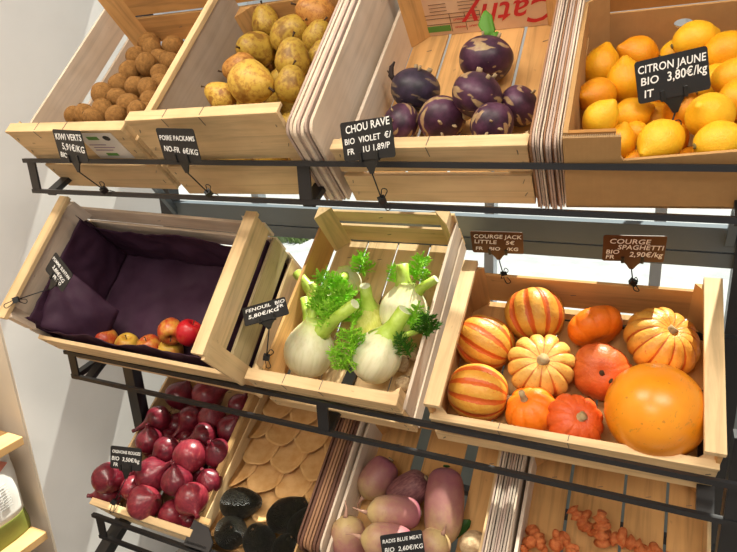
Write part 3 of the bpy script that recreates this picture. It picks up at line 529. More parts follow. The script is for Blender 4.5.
pc = crate('pump', 'wooden_crate', 'wide wooden crate of pumpkins and squashes at right on the middle tier', [(0, .030), (.046, .072)], [(0, .045), (.056, .111)], [(0, .045), (.056, .111)], [(.012, .088)], slats(.405, 5, .003), post_h=.11, rim=(.072, .012), tones=dict(front='poplar', left='warm_poplar', right='warm_poplar'), rail=(.026, .026))
ac = crate('apple', 'wooden_crate', 'deep wooden crate lined with purple paper holding apples, left on middle tier', [(0, .045), (.060, .124)], [(0, .066), (.078, .150), (.160, .223)], [(0, .062), (.084, .148), (.172, .223)], [(.01, .08), (.095, .140), (.152, .195)], slats(.477, 5, .008), post_h=.223, post_z=.168, rim=None, post_front=False, tones=dict(left='pale_veneer', right='poplar', back='pale_veneer'), rail=(.024, .024))
for ch in ac.children:
    if ch.name.startswith('side_slat') and .08 < ch.data.vertices[0].co.z < .09 and ch.data.vertices[0].co.x > .4: ch.data.materials[0] = MAT['stained_slat_v']
W = CRATE['apple'][6]
MB().prism([(.005, TH), (.030, TH), (.005, .034)], 2, .16, .223).build('corner_post', 'pale_veneer_w', ac)
MB().prism([(W - .005, TH), (W - .030, TH), (W - .005, .034)], 2, .006, .223).build('corner_post', 'poplar_w', ac)
MB().box((W - .005, -.004, .0), (W + .002, .034, .223)).build('end_block', 'poplar_w', ac, bevel=.001)
crate('onion', 'wooden_crate', 'wooden crate of red onions at bottom left of the stand', [(.0, .040), (.048, .088)], [(0, .074)], [(0, .07)], [(.0, .04), (.05, .085)], slats(.289, 3, .008), post_h=.075, rim=(.088, .014), tones=dict(left='poplar', floor='poplar'))
def at_crate(key, du, W, Dp):
    k = key + str(du); c = list(CRATE[key]); Mt[k] = Mt[key] @ Matrix.Translation((du, 0, 0)); c[6] = W; c[7] = Dp; CRATE[k] = c; return k
rk = at_crate('avo', .300, .278, .365)
crate(rk, 'wooden_crate', 'wooden crate of pink radishes at the bottom, below the squash crate', [(.0, .040), (.048, .085)], [(0, .09)], [(0, .08)], [(.01, .045)], [(.004, .086), (.110, .192), (.216, .274)], post_h=.06, rim=(.085, .014), tones=dict(left='pale_veneer', floor='warm_poplar', back='warm_poplar'))
gk = at_crate('avo', .632, .30, .365)
crate(gk, 'wooden_crate', 'wooden crate of orange ginger roots at bottom right of the stand', [(.0, .040), (.048, .085)], [(0, .07)], [(0, .07)], [(.01, .045)], [(.004, .068), (.074, .164), (.169, .235), (.24, .296)], post_h=.06, rim=(.085, .014), tones=dict(floor='warm_poplar', back='warm_poplar'))
# printed back panel of the kohlrabi crate
W, Dp = CRATE['kohl'][6], CRATE['kohl'][7]
bp = MB().box((.004, Dp - .006, .006), (W - .004, Dp - .001, .13)).build('printed_panel', 'panel_pink', kc)
def flat_on_panel(me, name, mat, u, w, ang=PI):
    me.materials.append(MAT[mat]) if not me.materials else None
    M = Matrix.Translation((u, Dp - .0066, w)) @ (rot('X', PI / 2) @ rot('Z', ang)).to_4x4()
    return link(name, me, bp, M)
flat_on_panel(text_mesh('Cathy', .066, .008, shear=.35), 'red_script', 'print_red', .275, .060)
flat_on_panel(text_mesh('LES PRODUCTEURS SARL', .0085, .01), 'small_print', 'print_red', .278, .075)
MB().box((.034, Dp - .0068, .014), (.078, Dp - .006, .026)).build('green_band', 'print_green', bp)
q = MB()
for w in (.029, .041, .049): q.box((.034, Dp - .0067, w), (.136, Dp - .006, w + .0008))
for w in (.056, .063, .070): q.box((.046, Dp - .0067, w), (.078, Dp - .006, w + .0007)); q.box((.10, Dp - .0067, w), (.134, Dp - .006, w + .0007))
for u in (.080, .108, .136): q.box((u, Dp - .0067, .012), (u + .0008, Dp - .006, .05))
q.build('printed_table', 'print_brown', bp)
for u, w in ((.085, .034), (.112, .034), (.085, .018), (.112, .018)):
    flat_on_panel(text_mesh('PRODUIT', .0048, .02), 'small_print', 'print_red', u + .022, w + .004)
# cardboard lemon box
M = Mt['lemon']; W = .315; Dp = .325
lb = empty('cardboard_box', M, 'brown cardboard box of lemons at right end of top tier', 'box')
MB().box((0, 0, 0), (W, Dp, .004)).build('box_floor', 'cardboard', lb)
MB().prism([(0, 0), (W, 0), (W, .094), (.19, .093), (.069, .082), (.066, .088), (.066, .119), (0, .120)], 1, 0, .004).build('front_panel', 'cardboard', lb)
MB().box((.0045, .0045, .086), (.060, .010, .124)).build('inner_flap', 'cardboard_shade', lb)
q = MB()
for i in range(26):
    u = .001 + i * .0025; q.bar((u, .0, .1195), (u + .0012, .004, .1215), .0009)
q.build('torn_edge', 'corrugated_edge', lb)
MB().prism([(.0035, .118), (.030, .100), (.052, .119), (.045, .088), (.0035, .086)], 1, .010, .0125).build('torn_flap', 'cardboard', lb)
# left wall with a hand slot near the back
def wall_with_slot(y0, y1, z1, sy0, sy1, sz0, sz1, fn):
    b = MB(); n = 14; cy, cz, ry, rz = (sy0 + sy1) / 2, (sz0 + sz1) / 2, (sy1 - sy0) / 2, (sz1 - sz0) / 2
    ov = [(cy + ry * math.cos(2 * PI * i / n), cz + rz * math.sin(2 * PI * i / n)) for i in range(n)]
    def edge(p):
        d = Vector((p[0] - cy, p[1] - cz)); ts = []
        if d.x > 0: ts.append((y1 - cy) / d.x)
        if d.x < 0: ts.append((y0 - cy) / d.x)
        if d.y > 0: ts.append((z1 - cz) / d.y)
        if d.y < 0: ts.append((0 - cz) / d.y)
        t = min(ts); return (cy + d.x * t, cz + d.y * t)
    out = [edge(p) for p in ov]; cor = [(y1, z1), (y0, z1), (y0, 0), (y1, 0)]
    v = [fn(p, s) for s in (0, 1) for p in ov + out + cor]; m = 2 * n + 4; fs = []
    for s in (0, 1):
        for i in range(n):
            j = (i + 1) % n; fs.append((s * m + i, s * m + j, s * m + n + j, s * m + n + i))
            a, c_ = out[i], out[j]
            for k, q_ in enumerate(cor):
                if abs(a[0] - c_[0]) > 1e-6 and abs(a[1] - c_[1]) > 1e-6 and ((abs(a[0] - q_[0]) < 1e-6 and abs(c_[1] - q_[1]) < 1e-6) or (abs(a[1] - q_[1]) < 1e-6 and abs(c_[0] - q_[0]) < 1e-6)):
                    fs.append((s * m + n + i, s * m + n + j, s * m + 2 * n + k))
    for i in range(n): j = (i + 1) % n; fs.append((i, j, m + j, m + i))
    o = m; 
    fs += [(2 * n, 2 * n + 1, m + 2 * n + 1, m + 2 * n), (2 * n + 1, 2 * n + 2, m + 2 * n + 2, m + 2 * n + 1), (2 * n + 3, 2 * n, m + 2 * n, m + 2 * n + 3)]
    return b.add(v, fs)
wall_with_slot(.004, Dp - .03, .125, Dp - .085, Dp - .035, .066, .083, lambda p, s: (s * .006, p[0], p[1])).build('side_wall', 'cardboard', lb)
MB().bar((.003, Dp - .031, .062), (.032, Dp - .003, .062), .004, .124).build('corner_wall', 'cardboard', lb)
wall_with_slot(.03, W, .086, 0.122, .148, .052, .067, lambda p, s: (p[0], Dp - .004 + s * .004, p[1])).build('back_wall', 'cardboard', lb)
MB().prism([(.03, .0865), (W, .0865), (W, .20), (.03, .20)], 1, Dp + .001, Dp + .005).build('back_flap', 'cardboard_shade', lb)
MB().box((W - .004, .004, 0), (W, Dp - .004, .12)).build('side_wall', 'cardboard', lb)
# avocado box: cardboard tray with a dark printed front
M = Mt['avo']; W = .236; Dp = .385
ab = empty('cardboard_box', M, 'shallow cardboard box of avocados at the bottom beside the onion crate', 'box')
MB().box((0, .004, 0), (W, Dp, .004)).build('box_floor', 'cardboard_kraft', ab)
MB().box((0, .012, 0), (.004, Dp, .082)).build('side_wall', 'cardboard_kraft', ab)
MB().box((-.010, .045, .079), (.003, Dp, .082)).build('folded_edge', 'cardboard_kraft', ab)
MB().box((W - .004, .012, 0), (W, Dp, .082)).build('side_wall', 'cardboard_kraft', ab)
MB().box((0, Dp - .004, 0), (W, Dp, .075)).build('back_wall', 'cardboard_kraft', ab)
MB().prism([(-.002, 0), (W, 0), (W, .09), (W - .05, .09), (W - .075, .06), (.075, .06), (.05, .092), (-.002, .092)], 1, 0, .005).build('front_panel', 'cardboard_print', ab)
MB().prism([(-.004, -.004), (.060, -.004), (.060, .016), (.036, .040), (-.004, .046)], 2, .088, .092).build('corner_flap', 'cardboard_print', ab)
MB().prism([(.0, .044), (.032, .044), (.030, .056), (.0, .056)], 2, .082, .0865).build('corner_flap', 'cardboard_kraft', ab)
# moulded pulp tray inside it: overlapping scallop cups
tray = empty('pulp_tray', M, 'orange brown moulded paper tray with scalloped cups under the avocados', 'tray')
MB().box((.008, .016, .0045), (W - .008, Dp - .006, .0075)).build('tray_base', 'pulp_paper', tray)
def cup(cu, cv, k):
    b = MB(); na, nr = 28, 9; RU, RV = .043, .056
    top, bot = [], []
    for i in range(nr + 1):
        q = i / nr
        for a in range(na):
            t = 2 * PI * a / na; wav = 1 + .035 * math.sin(3 * t + k) + .03 * math.sin(5 * t + 2 * k)
            du, dv = math.cos(t) * q * wav, math.sin(t) * q * wav
            u = min(max(cu + du * RU, .009), W - .009); v = min(max(cv + dv * RV, .018), Dp - .008)
            z = .011 + .0135 * (1 - dv) - .010 * (1 - q * q) * (1 - .4 * dv) + .0016 * noise.noise(Vector((u * 60, v * 60, k)))
            if u != cu + du * RU: z += .010 * min(1, abs(u - cu - du * RU) / .02)
            top.append((u, v, max(z, .009)))
    n = len(top); vs_ = top + [(x, y, z - .0014) for x, y, z in top]
    f = [(i * na + a, i * na + (a + 1) % na, (i + 1) * na + (a + 1) % na, (i + 1) * na + a) for i in range(nr) for a in range(na)]
    f += [tuple(x + n for x in reversed(q)) for q in f] + [(nr * na + a, nr * na + (a + 1) % na, n + nr * na + (a + 1) % na, n + nr * na + a) for a in range(na)]
    b.add(vs_, f).build('cup', 'pulp_paper', tray, True)
for r_ in range(-1, 8):
    for c_ in range(-1, 4):
        cu, cv = .040 + c_ * .074 + (.037 if r_ % 2 else 0), .03 + r_ * .054
        if -.02 < cu < W + .02 and 0 < cv < Dp + .01: cup(cu, cv, r_ * 7 + c_)

# ---------------------------------------------------------------- thin wooden sheets wedged between crates
def sheets(key, u0, u1, n, h, v0, v1, mats, label, group, lean=0, rise=0, jit=.003, seed=1, last=None):
    R_ = random.Random(seed); M = Mt[key]; t = (u1 - u0) / n
    for i in range(n):
        hh = h + R_.uniform(-jit, jit) + rise * i / n; vv = v0 + R_.uniform(-.004, .004); th = t * R_.uniform(.55, .8)
        p = [(vv, -.002), (v1, -.002), (v1, hh)] + [(vv + .020 - .020 * math.sin(a * PI / 12), hh - .016 + .016 * math.cos(a * PI / 12)) for a in range(0, 7)]
        m = mats[R_.randrange(len(mats))] if i < n - 1 or not last else last
        me = MB().prism(p, 0, 0, th).mesh('wooden_sheet', m)
        o = link('wooden_sheet', me); o.matrix_world = M @ Matrix.Translation((u0 + t * i, 0, 0)) @ rot('Y', lean).to_4x4()
        tag(o, label, 'wooden sheet', group)
sheets('pear', .2905, .3345, 7, .166, -.010, .41, ['sheet_edge_v', 'pale_veneer_v', 'sheet_edge_v'], 'thin wooden sheet standing in the bundle between pear and kohlrabi crates', 'sheets beside the pears', seed=3, last='pale_veneer_v')
sheets('kohl', .2895, .3305, 12, .132, -.006, .40, ['sheet_edge_v', 'pale_veneer_v', 'brown_sheet_v'], 'thin wooden sheet standing in the bundle between kohlrabi crate and lemon box', 'sheets beside the lemons', seed=5, last='pale_veneer_v')
sheets('avo', .2385, .296, 8, .105, .055, .385, ['dark_board_v', 'brown_sheet_v', 'dark_board_v'], 'thin dark wooden sheet standing between the avocado box and radish crate', 'sheets beside the avocados', seed=8, last='pale_veneer_v')
sheets('avo', .5815, .6265, 9, .10, -.006, .345, ['sheet_edge_v', 'dark_board_v', 'pale_veneer_v', 'grey_veneer_v'], 'thin wooden sheet standing between the radish crate and the ginger crate', 'sheets beside the ginger', seed=9, last='pale_veneer_v')

# ---------------------------------------------------------------- purple paper lining the apple crate
M = Mt['apple']; W, Dp = CRATE['apple'][6], CRATE['apple'][7]
b = MB(); nu, nv = 110, 80
def climb(s, lo, hi, L, up_lo, up_hi):
    """s in 0..1 along a strip: wall lo, floor, wall hi -> (position 0..L, height)"""
    tot = up_lo + L + up_hi; x = s * tot; r = .018
    if x < up_lo: return 0, up_lo - x
    if x > up_lo + L: return L, x - up_lo - L
    return x - up_lo, 0
for i in range(nv):
    for j in range(nu):
        u_, hu = climb(j / (nu - 1), 0, 0, W - .020, .170, .150); v_, hv = climb(i / (nv - 1), 0, 0, Dp - .026, .128, .150 - .05 * (j / nu) + .012 * math.sin(j * .13))
        w = max(hu, hv) if min(hu, hv) > 0 else hu + hv
        w = (hu ** 4 + hv ** 4) ** .25
        n_ = noise.noise(Vector((j * .09, i * .09, 3.1))); n2 = noise.noise(Vector((j * .3, i * .3, 8.7)))
        du = .006 * (1 - min(1, w / .1)) ; k = 1 + .0
        u = .010 + u_; v = .013 + v_
        inx = (1 if u_ < .01 else -1 if u_ > W - .03 else 0); iny = (1 if v_ < .01 else -1 if v_ > Dp - .036 else 0)
        amp = .006 * n_ + .002 * n2 + .004
        u += inx * abs(amp) * (1.6 if hu > 0 else 0); v += iny * abs(amp) * (1.6 if hv > 0 else 0)
        if v_ < .001 and hv > .118: v -= .0
        b.v.append(Vector((u, v, .0075 + w * (1 + .05 * n_) + (abs(amp) if hu + hv == 0 else 0))))
b.f = [(i * nu + j, i * nu + j + 1, (i + 1) * nu + j + 1, (i + 1) * nu + j) for i in range(nv - 1) for j in range(nu - 1)]
o = b.build('tissue_liner', 'purple_tissue', smooth=True); o.matrix_world = M
sol = o.modifiers.new('thick', 'SOLIDIFY'); sol.thickness = .0008; sol.offset = 1
tag(o, 'dark purple paper lining the inside of the apple crate', 'paper liner')
# folded flap of the liner at its front left corner
b = MB(); g = 16
A, B_, C_, E_ = Vector((.016, .018, .150)), Vector((.016, .150, .168)), Vector((.112, .104, .060)), Vector((.086, .020, .030))
for i in range(g):
    for j in range(g):
        s, t = i / (g - 1), j / (g - 1)
        p = (A * (1 - s) + E_ * s) * (1 - t) + (B_ * (1 - s) + C_ * s) * t
        p += Vector((.5, 0, .8)) * (.016 * math.sin(PI * s) * math.sin(PI * (.2 + .6 * t)) + .006 * noise.noise(Vector((s * 5, t * 5, 2))) + .008 * abs(math.sin(s * 4 + t * 3)))
        b.v.append(p)
b.f = [(i * g + j, i * g + j + 1, (i + 1) * g + j + 1, (i + 1) * g + j) for i in range(g - 1) for j in range(g - 1)]
fl = b.build('folded_corner', 'purple_tissue', o, True); sol = fl.modifiers.new('thick', 'SOLIDIFY'); sol.thickness = .0008

# ================================================================ PRODUCE
def place(name, me, it, label, cat, group, spin=None, r=None):
    o = link(name, me); o.matrix_world = frame_to(it[:3], it[3:6], r or it[6], random.uniform(0, 6.28) if spin is None else spin)
    return tag(o, label, cat, group)
def variants(fn, n): return [fn(i) for i in range(n)]
def child(name, me, parent, M=None): return link(name, me, parent, M)

# ---- kiwis
def kiwi_mesh(s):
    w = wobble(s + .5, .10)
    return MB().lathe(sphere_prof(16, 1.14), 24, lambda a, t: (w(a, t), 0, 0)).mesh('kiwi', 'kiwi_skin', True)
KV = variants(kiwi_mesh, 4)
ktip = MB().lathe([(.03, 1.08), (.16, 1.12), (.12, 1.19), (.03, 1.20)], 10).mesh('blossom_end', 'kiwi_tip', True)
KL = ['topmost brown kiwi at the back, left of the corner post', 'brown kiwi at the back just under the topmost one', 'brown kiwi at the far back right touching the pear crate', 'brown kiwi along the left wall near the back of the pile',
 'large brown kiwi in the middle of the upper pile', 'brown kiwi in the upper pile between the large middle one and the right', 'brown kiwi in the upper right half hidden by the pear crate', 'brown kiwi against the left wall halfway up the pile', 'brown kiwi in the right half of the pile below the large middle one',
 'brown kiwi at mid pile left, above the big front left kiwi', 'brown kiwi in the centre of the pile at mid height', 'brown kiwi right of the pile centre, lit on top', 'brown kiwi at the right edge half hidden behind the pear crate rim', 'brown kiwi left of centre in the lower pile', 'brown kiwi in the lower middle near the front rim',
 'big brown kiwi standing out at the left, next to the crate wall', 'brown kiwi at lower right beside the pear crate', 'brown kiwi at the front rim furthest right but one', 'brown kiwi lying at the front rim, second from the left corner', 'brown kiwi lying in the front left corner of the crate', 'brown kiwi behind the front rim left of centre', 'brown kiwi at the front rim in the centre', 'brown kiwi resting low on the front rim above the price card', 'brown kiwi at the front right corner of the kiwi crate']
for i, it in enumerate(ITEMS['kiwi']):
    k = place('kiwi', KV[i % 4], it, KL[i], 'kiwi', 'kiwis in the top left crate', r=it[6] * 1.06)
    child('blossom_end', ktip, k)
for i, it in enumerate(ITEMS['kiwi_low']): place('kiwi', KV[i % 4], it, 'brown kiwi in the bottom layer, glimpsed between the kiwis on top of it', 'kiwi', 'kiwis in the bottom layer')

# ---- pears
def pear_mesh(mat, s, neck):
    w = wobble(s, .07, 1.2)
    p = lerp_prof([(.02, -.92), (.30, -.99), (.78, -.70), (1.0, -.15), (.88, .40), (.58 * neck + .1, .86), (.42 * neck + .05, 1.10), (.22, 1.24), (.02, 1.25)], 26)
    return MB().lathe(p, 28, lambda a, t: (w(a, t), 0, 0)).mesh('pear', mat, True)
PV = {'y': pear_mesh('pear_yellow', 1, .9), 'g': pear_mesh('pear_green', 2, 1), 'r': pear_mesh('pear_russet', 3, .95)}
pstem = MB().tube([(0, 0, 1.18), (.02, .03, 1.34), (.10, .08, 1.52)], [.07, .05, .075], 7).mesh('stem', 'twig', True)
pcal = MB().lathe([(.02, -.99), (.16, -1.0), (.20, -.96), (.05, -.92)], 10).mesh('calyx', 'kiwi_tip', True)
PL = [('g', 'greenish pear at the back left of the pear pile'), ('g', 'large yellow green pear in the middle with a brown bruise'), ('r', 'orange russet pear in the back right corner'), ('g', 'yellow pear at the right, behind the upright one'), ('g', 'round yellow green pear at left with a round brown spot'), ('g', 'yellow green pear standing with its neck pointing up'), ('g', 'yellow green pear directly below the upright one, by the sheets'), ('r', 'brown russet pear squeezed against the left crate wall'), ('y', 'bright yellow pear with speckled russet in front of the pile'), ('y', 'small yellow pear at the front left corner'), ('g', 'pear mostly hidden at the right edge behind the wooden sheets')]
for it, (kd, lab) in zip(ITEMS['pear'], PL):
    o = place('pear', PV[kd], it, lab, 'pear', 'pears in the top tier crate', r=it[6] * 1.12)
    child('stem', pstem, o); child('calyx', pcal, o)
for it in ITEMS.get('pear_low', []): place('pear', PV['g'], it, 'pear in the bottom layer, glimpsed between the pears on top of it', 'pear', 'pears in the bottom layer')

# ---- kohlrabi
def kohl_mesh(s, mat):
    R_ = random.Random(s); b = MB(); w = wobble(s * 3.1, .06, 1.1); prof = sphere_prof(26, .84); n = 44
    b.lathe(prof, n, lambda a, t: (w(a, t), 0, 0))
    arcs = [(R_.uniform(0, 6.28), R_.uniform(.30, .78), R_.uniform(.35, .75), R_.uniform(-.10, .10)) for _ in range(11)] + [(R_.uniform(0, 6.28), t_, 2.2, .012) for t_ in (.10, .17, .25)]
    sc = []
    for p in b.v:
        a = math.atan2(p.y, p.x); t = math.acos(max(-1, min(1, -p.z / .84))) / PI; v = 0
        for a0, t0, L, sl in arcs:
            d = (a - a0 + PI) % (2 * PI) - PI
            if abs(d) < L: v = max(v, (1 - (abs(t - t0 - sl * d - .05 * d * d) / ((.075 if L < 2 else .035) * (1.2 - abs(d) / L) * (1 + .7 * noise.noise(p * 2.5))))) )
        sc.append(max(0, v + .15 * noise.noise(p * 4)))
    b.a['scar'] = sc
    return b.mesh('kohlrabi', mat, True)
KM = [kohl_mesh(4, 'kohlrabi_dark')] + [kohl_mesh(11 + i, 'kohlrabi_skin') for i in range(4)]
kroot = MB().lathe([(.30, -.80), (.20, -.90), (.13, -1.02), (.10, -1.06), (.02, -1.06)], 12).mesh('root_stub', 'stub_tan', True)
def stub_mesh(s):
    R_ = random.Random(s); a = s * 2.1; r0 = .25 + .12 * R_.random()
    p = Vector((math.cos(a) * r0, math.sin(a) * r0, .80)); return MB().tube([p - Vector((0, 0, .06)), p + Vector((math.cos(a) * .06, math.sin(a) * .06, .14))], [.10, .075], 8, flat=.6).mesh('leaf_stub', 'stub_tan', True)
SM = [stub_mesh(i) for i in range(4)]
KO = [(0, 'dark blackish kohlrabi at left with a withered sprout'), (1, 'purple kohlrabi at the top back with a green leaf'), (2, 'purple kohlrabi with a broad tan patch in the centre'), (3, 'purple kohlrabi at the right, touching the wooden sheets'), (4, 'purple kohlrabi in front centre showing concentric rings and its root end'), (3, 'purple kohlrabi in the front left corner behind the price card'), (1, 'purple kohlrabi in front right with a pale root stub facing out')]
ko = []
for it, (kd, lab) in zip(ITEMS['kohlrabi'], KO):
    o = place('kohlrabi', KM[kd], it, lab, 'kohlrabi', 'kohlrabi in the middle top crate', r=it[6] * 1.08)
    child('root_stub', kroot, o)
    for s_ in SM: child('leaf_stub', s_, o)
    ko.append(o)
camX, camUp = camR @ Vector((1, 0, 0)), camR @ Vector((0, 1, 0)); camF = camR @ Vector((0, 0, -1))
def leaf(pts, width, name, mat, parent, thick=.0006):
    """a crinkled blade along pts (world) with half-widths width"""
    b = MB(); pts = [Vector(p) for p in pts]; n = len(pts); g = 7
    for i, p in enumerate(pts):
        d = (pts[min(i + 1, n - 1)] - pts[max(0, i - 1)]).normalized(); s = d.cross(camF).normalized(); nn = s.cross(d)
        for j in range(g):
            x = (j / (g - 1) - .5) * 2; b.v.append(p + s * x * width[i] + nn * (.25 * width[i] * abs(x) + .25 * width[i] * noise.noise(Vector((i * .9, j * .8, 1)))))
    b.f = [(i * g + j, i * g + j + 1, (i + 1) * g + j + 1, (i + 1) * g + j) for i in range(n - 1) for j in range(g - 1)]
    o = b.build(name, mat, smooth=True); so = o.modifiers.new('thick', 'SOLIDIFY'); so.thickness = thick
    o.parent = parent; o.matrix_parent_inverse = parent.matrix_world.inverted(); return o
def wtube(pts, rad, name, mat, parent, n=7):
    o = MB().tube(pts, rad, n).build(name, mat, smooth=True); o.parent = parent; o.matrix_parent_inverse = parent.matrix_world.inverted(); return o
k1 = ko[1]; top = Vector(ITEMS['kohlrabi'][1][:3]) + Vector(ITEMS['kohlrabi'][1][3:6]) * .033
px = 1 / CAM_F
leaf([top, top + camUp * .014 - camX * .001, top + camUp * .026 - camX * .006, top + camUp * .038 - camX * .005, top + camUp * .046 - camX * .008], [.004, .011, .013, .009, .002], 'leaf', 'leaf_green', k1)
leaf([top, top + camX * .008 + camUp * .005, top + camX * .014 + camUp * .011], [.003, .006, .002], 'leaf', 'leaf_green', k1)
k0 = ko[0]; b0 = Vector(ITEMS['kohlrabi'][0][:3]) - camX * .034 + camUp * .014
wtube([b0, b0 - camX * .007 + camUp * .010, b0 - camX * .006 + camUp * .024, b0 - camX * .001 + camUp * .033], [.004, .005, .004, .0015], 'withered_sprout', 'withered', k0)
wtube([b0 - camX * .006 + camUp * .010, b0 - camX * .013 + camUp * .018], [.003, .001], 'withered_sprout', 'withered', k0)

# ---- lemons
def lemon_mesh(s, mat):
    w = wobble(s * 1.7, .05, 1.1)
    p = lerp_prof([(.02, -1.16), (.22, -1.12), (.62, -.88), (.96, -.32), (.99, .22), (.74, .78), (.40, 1.10), (.22, 1.27), (.12, 1.36), (.02, 1.37)], 26)
    return MB().lathe(p, 28, lambda a, t: (w(a, t), 0, 0)).mesh('lemon', mat, True)
LV = [lemon_mesh(1, 'lemon_skin'), lemon_mesh(2, 'lemon_skin_deep'), lemon_mesh(3, 'lemon_skin_bright'), lemon_mesh(4, 'lemon_skin')]
lbut = MB().lathe([(.02, -1.12), (.13, -1.16), (.15, -1.19), (.08, -1.23), (.02, -1.22)], 9).mesh('stem_button', 'button', True)
LL = ['lemon against the left box wall, second row from the back', 'lemon lying sideways at the back, left of the price card', 'topmost lemon at the back below the white hand hole', 'lemon at the back right edge of the photo', 'lemon just left of the price card', 'lemon against the left wall in the middle of the box', 'lemon at left front with its brown stem button towards us', 'lemon below the lower left corner of the price card', 'lemon under the price card, left of its stem', 'large lemon right of the card stem with its button facing left', 'lemon at the right edge of the price card', 'lemon at the far right edge behind the big right one', 'lemon tucked behind the torn cardboard flap at front left', 'bright lemon at the front lip in the centre with a pointed tip at lower left', 'bright lemon at the front lip on the right', 'lemon peeking out low between the two front left lemons', 'lemon cut by the right edge at mid height', 'narrow lemon visible right of the card stem', 'lemon peeking out above the top edge of the price card']
for i, (it, lab) in enumerate(zip(ITEMS['lemon'], LL)):
    o = place('lemon', LV[2 if i in (13, 14, 9) else i % 4], it, lab, 'lemon', 'lemons in the cardboard box', r=it[6] * 1.06); child('stem_button', lbut, o)
for i, it in enumerate(ITEMS.get('lemon_low', [])): place('lemon', LV[1], it, 'lemon in the bottom layer, glimpsed between the lemons on top of it', 'lemon', 'lemons in the bottom layer')

# ---- apples
def apple_mesh(s, mat):
    w = wobble(s * 2.7, .05, 1.2)
    p = lerp_prof([(.02, -.70), (.14, -.74), (.34, -.88), (.70, -.74), (.98, -.16), (.98, .34), (.72, .80), (.36, .86), (.14, .66), (.02, .56)], 28)
    return MB().lathe(p, 30, lambda a, t: (w(a, t) * (1 + .018 * math.cos(5 * a) * (1 - t)), 0, 0)).mesh('apple', mat, True)
AV = {'s': apple_mesh(1, 'apple_striped'), 'r': apple_mesh(2, 'apple_red'), 'y': apple_mesh(3, 'apple_yellow')}
ast = MB().tube([(0, 0, .56), (.02, .02, .80), (.08, .04, 1.06)], [.05, .035, .05], 6).mesh('stem', 'twig', True)
acal = MB().lathe([(.02, -.70), (.12, -.72), (.10, -.82), (.03, -.80)], 8).mesh('calyx', 'kiwi_tip', True)
for it, (kd, lab) in zip(ITEMS['apple'], [('s', 'leftmost red apple, half sunk behind the front slat'), ('y', 'second apple from the left, yellowish on top'), ('s', 'third apple from the left in the front row, red and yellow'), ('y', 'yellow apple at the right end of the front row'), ('s', 'orange red striped apple on top showing its dark calyx'), ('r', 'deep red apple at the right, against the crate side')]):
    o = place('apple', AV[kd], it, lab, 'apple', 'apples in the purple lined crate', r=it[6]); child('stem', ast, o); child('calyx', acal, o)

# ---- pumpkins and squashes
def ribbed(seed, mat, ribs, depth, sz, dimple, flat=0, name='pumpkin'):
    R_ = random.Random(seed); ph = [R_.uniform(-.10, .10) for _ in range(ribs)]; w = wobble(seed * 1.3, .045, 1.1)
    prof = [(max(.02, math.sin(PI * i / 29) ** .86), -math.cos(PI * i / 29) * sz) for i in range(30)]
    prof = [(r, z - math.copysign(dimple * max(0, 1 - r / .55) ** 1.5, z)) for r, z in prof]
    def mod(a, t):
        x = a / (2 * PI) * ribs; k = int(x) % ribs; u = (x - int(x)) - .5
        g = abs(u) * 2; gr = g ** 3.2
        return (1 - depth * gr) * w(a, t) * (1 + .03 * math.sin(k * 2.3 + seed)), 0, gr
    return MB().lathe(prof, ribs * 10, mod).mesh(name, mat, True)
def stem_mesh(sz, dimple, r=.13, L=.26, bend=.1, mat='squash_stem'):
    z = sz - dimple - .03
    return MB().tube([(0, 0, z - .02), (0, 0, z + .04), (bend * .4, 0, z + L * .6), (bend, 0, z + L)], [r * 1.5, r * 1.1, r * .85, r * .95], 10).mesh('stem', mat, True)
SQ = [('striped_squash', 'squash_striped', 10, .085, .92, .10, 'striped yellow and orange squash at the back, stem turned away', 'stem', .10, .12),
 ('striped_squash', 'squash_striped', 10, .05, 1.12, .06, 'striped oval squash lying diagonally against the left rail', 'stem', .10, .10),
 ('striped_squash', 'squash_striped', 10, .06, 1.06, .06, 'striped oval squash lying in the front left corner', 'stem', .12, .20),
 ('pale_squash', 'squash_pale', 12, .13, .66, .14, 'pale yellow ribbed squash in the middle with its round stem facing us', 'stem', .18, .16),
 ('orange_pumpkin', 'squash_orange', 9, .09, .80, .12, 'bright orange little pumpkin in front with stem pointing up left', 'stem', .13, .50),
 ('red_pumpkin', 'squash_red', 11, .09, .74, .12, 'red orange ribbed pumpkin at the front centre with tan stem', 'stem', .17, .18),
 ('orange_pumpkin', 'squash_orange', 9, .07, .62, .10, 'bright orange flat pumpkin tipped on edge at the back', 'stem', .10, .08),
 ('red_pumpkin', 'squash_dull', 8, .04, .78, .10, 'dull red pumpkin in the centre, blossom scar facing us', 'blossom_scar', .10, .03),
 ('golden_squash', 'squash_gold', 13, .12, .68, .15, 'golden ribbed squash with orange lines at the back right', 'stem', .14, .12)]
for it, (nm, mat, ribs, dep, sz, dim, lab, pn, sr, sl) in zip(ITEMS['squash'], SQ):
    sz0 = sz
    me = ribbed(len(lab), mat, ribs, dep, sz, dim, name=nm)
    o = place(nm, me, it, lab, 'squash' if 'squash' in nm else 'pumpkin', None, spin=.4, r=it[6] * 1.02)
    child(pn, stem_mesh(sz, dim, sr, sl, .06, 'squash_stem' if pn == 'stem' else 'twig'), o)
it = ITEMS['squash'][9]
w = wobble(5.5, .03, 1.0)
me = MB().lathe(sphere_prof(30, 1.0), 48, lambda a, t: (w(a, t), 0, 0)).mesh('spaghetti_squash', 'spaghetti_skin', True)
o = place('spaghetti_squash', me, it, 'big smooth yellow orange spaghetti squash at the front right corner', 'squash', None, spin=0, r=it[6] * .985)
child('blossom_scar', MB().lathe([(.02, -1.03), (.07, -1.05), (.05, -1.08), (.02, -1.07)], 8).mesh('blossom_scar', 'twig', True), o)

